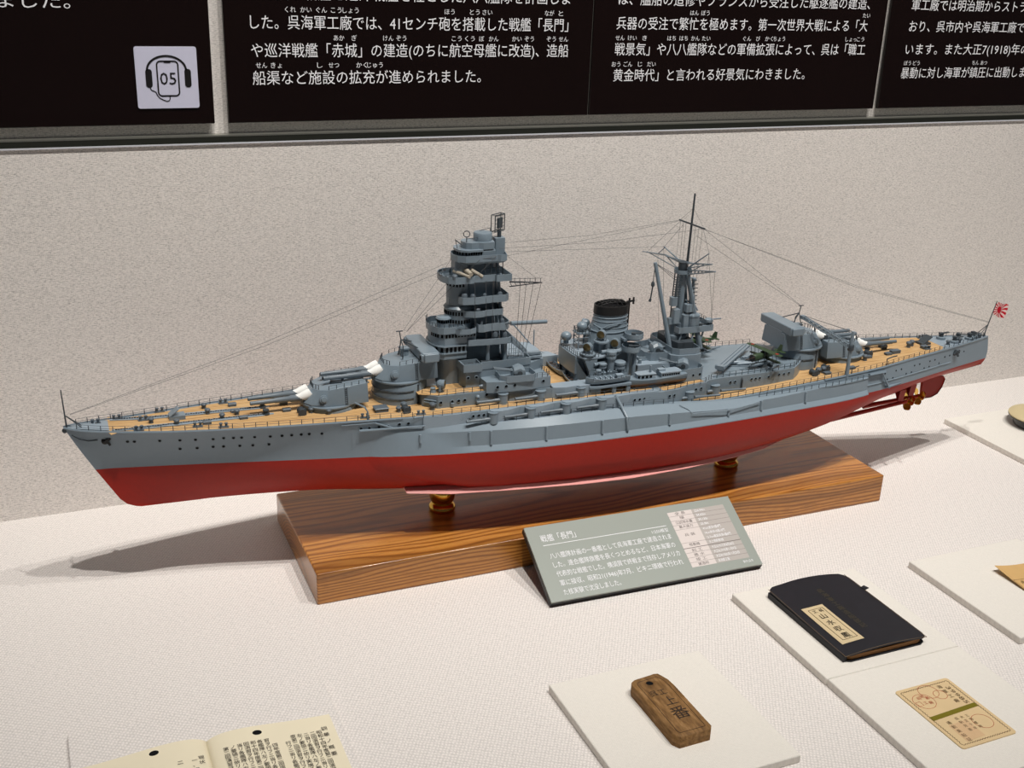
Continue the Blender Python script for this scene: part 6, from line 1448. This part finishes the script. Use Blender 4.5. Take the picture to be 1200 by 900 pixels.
for s, t, d in ((182.0, 3.9, (1.7, 1.1, .6)), (190.6, 3.3, (2.4, 1.3, .9)), (188.2, 3.7, (1.6, 1.1, .6)), (200.2, 2.8, (1.7, 1.3, .8)), (173.4, 8.6, (1.8, 1.0, .6)), (166.0, 9.4, (1.6, 1.0, .6)), (194, -3.2, (1.7, 1.1, .6))): hatch(s, t, ad(s), d)
for s, t in ((181.8, .6), (184.0, .9), (196.8, .9), (198.4, .2), (164.0, 8.5), (165.6, 8.2), (180.0, 5.2)): vent(s, t, ad(s), .5, 1.5)
winch(183.0, 2.6, ad(183)); winch(190.0, -.6, ad(190)); winch(162.5, 8.8, ad(162)); winch(167.0, 7.2, ad(167))
mb = MB(); mb.loft([[(201.0, -1.6, ad(201)), (203.8, -1.6, ad(203)), (203.8, 1.0, ad(203)), (201.0, 1.0, ad(201))], [(201.0, -1.6, ad(201) + .5), (203.8, -1.6, ad(203) + .5), (203.8, 1.0, ad(203) + .5), (201.0, 1.0, ad(201) + .5)]]); mb.box((202.9, -.3, ad(203) + 1.1), (3.0, 2.4, .16), ry=-.6)
P_('skylight_hatch', mb, M['grey_dark'])
P_('gangway_davit', MB().path([(182.6, 9.9, 5.4), (182.6, 9.9, 7.3), (184.6, 9.5, 7.5), (186.2, 9.0, 7.4)], .15, 6), M['grey_dark'])
P_('gangway_davit', MB().path([(171.5, 11.2, 5.2), (171.5, 11.2, 6.6), (173.6, 10.9, 6.8)], .12, 6), M['grey_dark'])
strip_deck('stern_plating', [205.6, 207.5, 210, 213, 216, 219, 221.5, 222.6], lambda s: max(.2, (smooth(s, BD) - .35) * (1 if s > 207.4 else .75)), lambda s: smooth(s, DK_A) + .02, mat=GD)
for i, (s, t) in enumerate(((209.6, -1.9), (210.8, 1.6), (213.6, -.2), (216.6, .6), (218.6, -.2))):
    P_('gun_plinth', MB().lathe((s, t, 0), [(1.15, 5.8), (1.15, 6.5), (1.0, 6.6)], 16), G); small_aa(s, t, 6.6, 2.9 - .35 * i)
for s, t in ((208.0, 2.4), (212.0, 2.0), (214.9, -1.5), (220.2, .3)): vent(s, t, ad(s), .42, 1.2)
fs_ = P_('flagstaff', MB().tube((221.9, 0, 5.9), (224.3, 0, 15.4), .16, .1), M['grey_dark'])
P_('flagstaff_stay', MB().tube((219.2, .8, 6.0), (222.7, 0, 9.2), .09), M['grey_dark'], fs_); P_('flagstaff_stay', MB().tube((219.2, -.8, 6.0), (222.7, 0, 9.2), .09), M['grey_dark'], fs_)
# ensign: a waving cloth, red and white sectors around an off-centre disc
def flag():
    Lf, Hf = 4.3, 3.1; c0 = (1.7, Hf / 2); n = 32; mb = MB()
    def put(u, v, e):
        top = Vector((224.2, 0, 15.0)); dn = Vector((-.245, 0, -1)) ; x = u; 
        p_ = top + dn * v * (1 + .05 * u) ; return (p_.x + x * .92, .5 * math.sin(u * 1.5) * (u / Lf) + e + .1 * u, p_.z - .20 * x + .15 * math.sin(u * 2.0))
    def edge(a):
        d = (math.cos(a), math.sin(a)); t = 1e9
        for k_, lo, hi in ((0, -c0[0], Lf - c0[0]), (1, -c0[1], Hf - c0[1])):
            if abs(d[k_]) > 1e-9: t = min(t, (hi if d[k_] > 0 else lo) / d[k_])
        return (c0[0] + d[0] * t, c0[1] + d[1] * t)
    R0 = .78
    for e in (-.03, .03):
        for i in range(n):
            a0 = (i - .5) * 2 * PI / n; a1 = (i + .5) * 2 * PI / n; mb.cur = i % 2
            st = 5; P0 = [(c0[0] + R0 * math.cos(a), c0[1] + R0 * math.sin(a)) for a in (a0, a1)]; E0 = [edge(a0), edge(a1)]
            vs = []
            for j in range(st + 1):
                for q in (0, 1): u = P0[q][0] + (E0[q][0] - P0[q][0]) * j / st; v = P0[q][1] + (E0[q][1] - P0[q][1]) * j / st; vs.append(put(u, v, e))
            mb.add(vs, [(2 * j, 2 * j + 1, 2 * j + 3, 2 * j + 2) for j in range(st)])
        mb.cur = 1; mb.add([put(c0[0] + R0 * math.cos(2 * PI * i / 24), c0[1] + R0 * math.sin(2 * PI * i / 24), e * 1.1) for i in range(24)], [tuple(range(24))])
    me_ = mb.build('ensign', None, fs_, mats=[M['flagwhite'], M['flagred']]); me_['label'] = 'small flag with a red disc and red and white rays'
flag()
# signal frame standing on deck between funnel and tower
mb = MB()
for s, t in ((95.8, -2.2), (96.2, -3.2)): mb.tube((s, t, 8), (s, t, 18.5), .12)
for i in range(9): mb.tube((95.8, -2.2, 9 + i), (96.2, -3.2, 9 + i), .07, n=5)
P_('lattice_post', mb, G)
P_('boom_end', MB().tube((92.0, -6.4, 19.3), (101.0, -7.4, 18.6), .5, .45, 10), G); mb = MB()
for t in (0, .5): mb.tube((92.6, -6.3 + t, 19.0), (96.0, -2.6 + t * .4, 14.6), .14); 
for i in range(6): f = i / 6; mb.tube((92.6 + 3.4 * f, -6.3 + 3.7 * f, 19 - 4.4 * f), (92.6 + 3.4 * f, -5.8 + 3.4 * f, 19 - 4.4 * f), .07, n=5)
P_('boom_stay', mb, G)
mb = MB(); 
for i in range(5): mb.tube((95.2, 4.5 + i * .9, 10.4), (97.4, 4.9 + i * .9, 8.2), .12, n=5)
for f in (.2, .5, .8): mb.tube((95.2 + 2.2 * f, 4.4 + .4 * f, 10.4 - 2.2 * f), (95.2 + 2.2 * f, 8.2 + .4 * f, 10.4 - 2.2 * f), .09, n=5)
P_('deck_ladder', mb, G)

# ------------------------------------------------------------------ rigging threads
def rig(*pts_, r=.036): return P_('rigging_line', MB().path(list(pts_), r, 4), M['line'])
for t in (-1.6, 1.6): rig((1.3, .1 * t, 11.7), (38, .55 * t, 22.0), (75.6, t, 35.2))
for a, b in (((66.0, -.6, 22.0), (76.4, -1, 36.4)), ((66.2, .6, 22.0), (77.0, 3.2, 36.0)), ((66.2, .6, 22.0), (80.6, 3.6, 36.8))): rig(a, b)
for t in (2.0, -2.0): rig((85.4, t, 38.4), (108, 2.2 * t * .7, 38.6), (131.3, t * 2.3, 40.4))
rig((87.2, 1.5, 36.6), (131.2, -4.4, 40.3)); rig((86.8, -2, 36.6), (131, -9.4, 33.2))
rig((131.4, 5.2, 40.5), (177, 2.6, 23.6), (222.9, .1, 9.9)); rig((131.4, 3.6, 40.5), (177, 2.0, 23.2), (222.9, 0, 9.7))
rig((131.4, 5.3, 40.5), (163.0, .6, 19.3)); rig((131.4, 2.2, 38.4), (163.0, -.4, 19.3))
for t0, t1, s1 in ((-4.8, -4.0, 130.6), (-3.6, -3.0, 131), (-2.4, -1.8, 131), (1.6, 1.8, 131), (3.0, 2.6, 131), (4.4, 3.4, 131.4)): rig((131.4, t0, 40.4), (s1, t1, 30.4 if t0 < 0 else 18))
rig((131.5, 0, 44), (131.4, -5, 40.3)); rig((131.5, 0, 44), (131.4, 5.2, 40.5)); rig((131.4, -3.5, 39.6), (130.5, -9.4, 33.2)); rig((131.4, 4.8, 40.4), (130.6, 9.2, 36.2))
rig((131.3, -4.6, 40.2), (130.5, -16.5, 30.6)); rig((130.6, 9.2, 36.2), (130.6, 9.0, 32.8)); rig((130.6, 9.1, 36.0), (136.4, 4.4, 18.2)); rig((130.5, 12.3, 33.0), (135.8, 4.6, 18.0)); rig((130.5, -9.6, 33), (128.8, -4, 15.4)); rig((130.5, -12, 30.9), (128.4, -5, 13.8))
for i, t in enumerate((6.4, 8.0, 9.8, 11.8)): rig((87.3 + (t - 3.6) * .405, t, 31.8 + (t - 3.6) * .21), (88.8 + i * .7, 4.4 - .1 * i, 15.4), r=.05)
for i, t in enumerate((-6.5, -10.8)): rig((87.3 - (t + 3.6) * .405, t, 31.8 - (t + 3.6) * .21), (89.4 + i * .5, -4.6, 15.4))
rig((86.8, 3.2, 37.0), (90.0, 10.4, 34.2)); rig((79.4, 4.2, 32.4), (79.6, 4.6, 22.8)); rig((82.0, 3.8, 32.4), (82.0, 4.9, 19.4)); rig((83.6, 3.8, 32.4), (83.2, 4.9, 19.4))
rig((77.8, 3.0, 36.4), (84.2, 3.5, 37.2)); rig((84.2, 3.4, 37.2), (80.0, 3.9, 33.6))
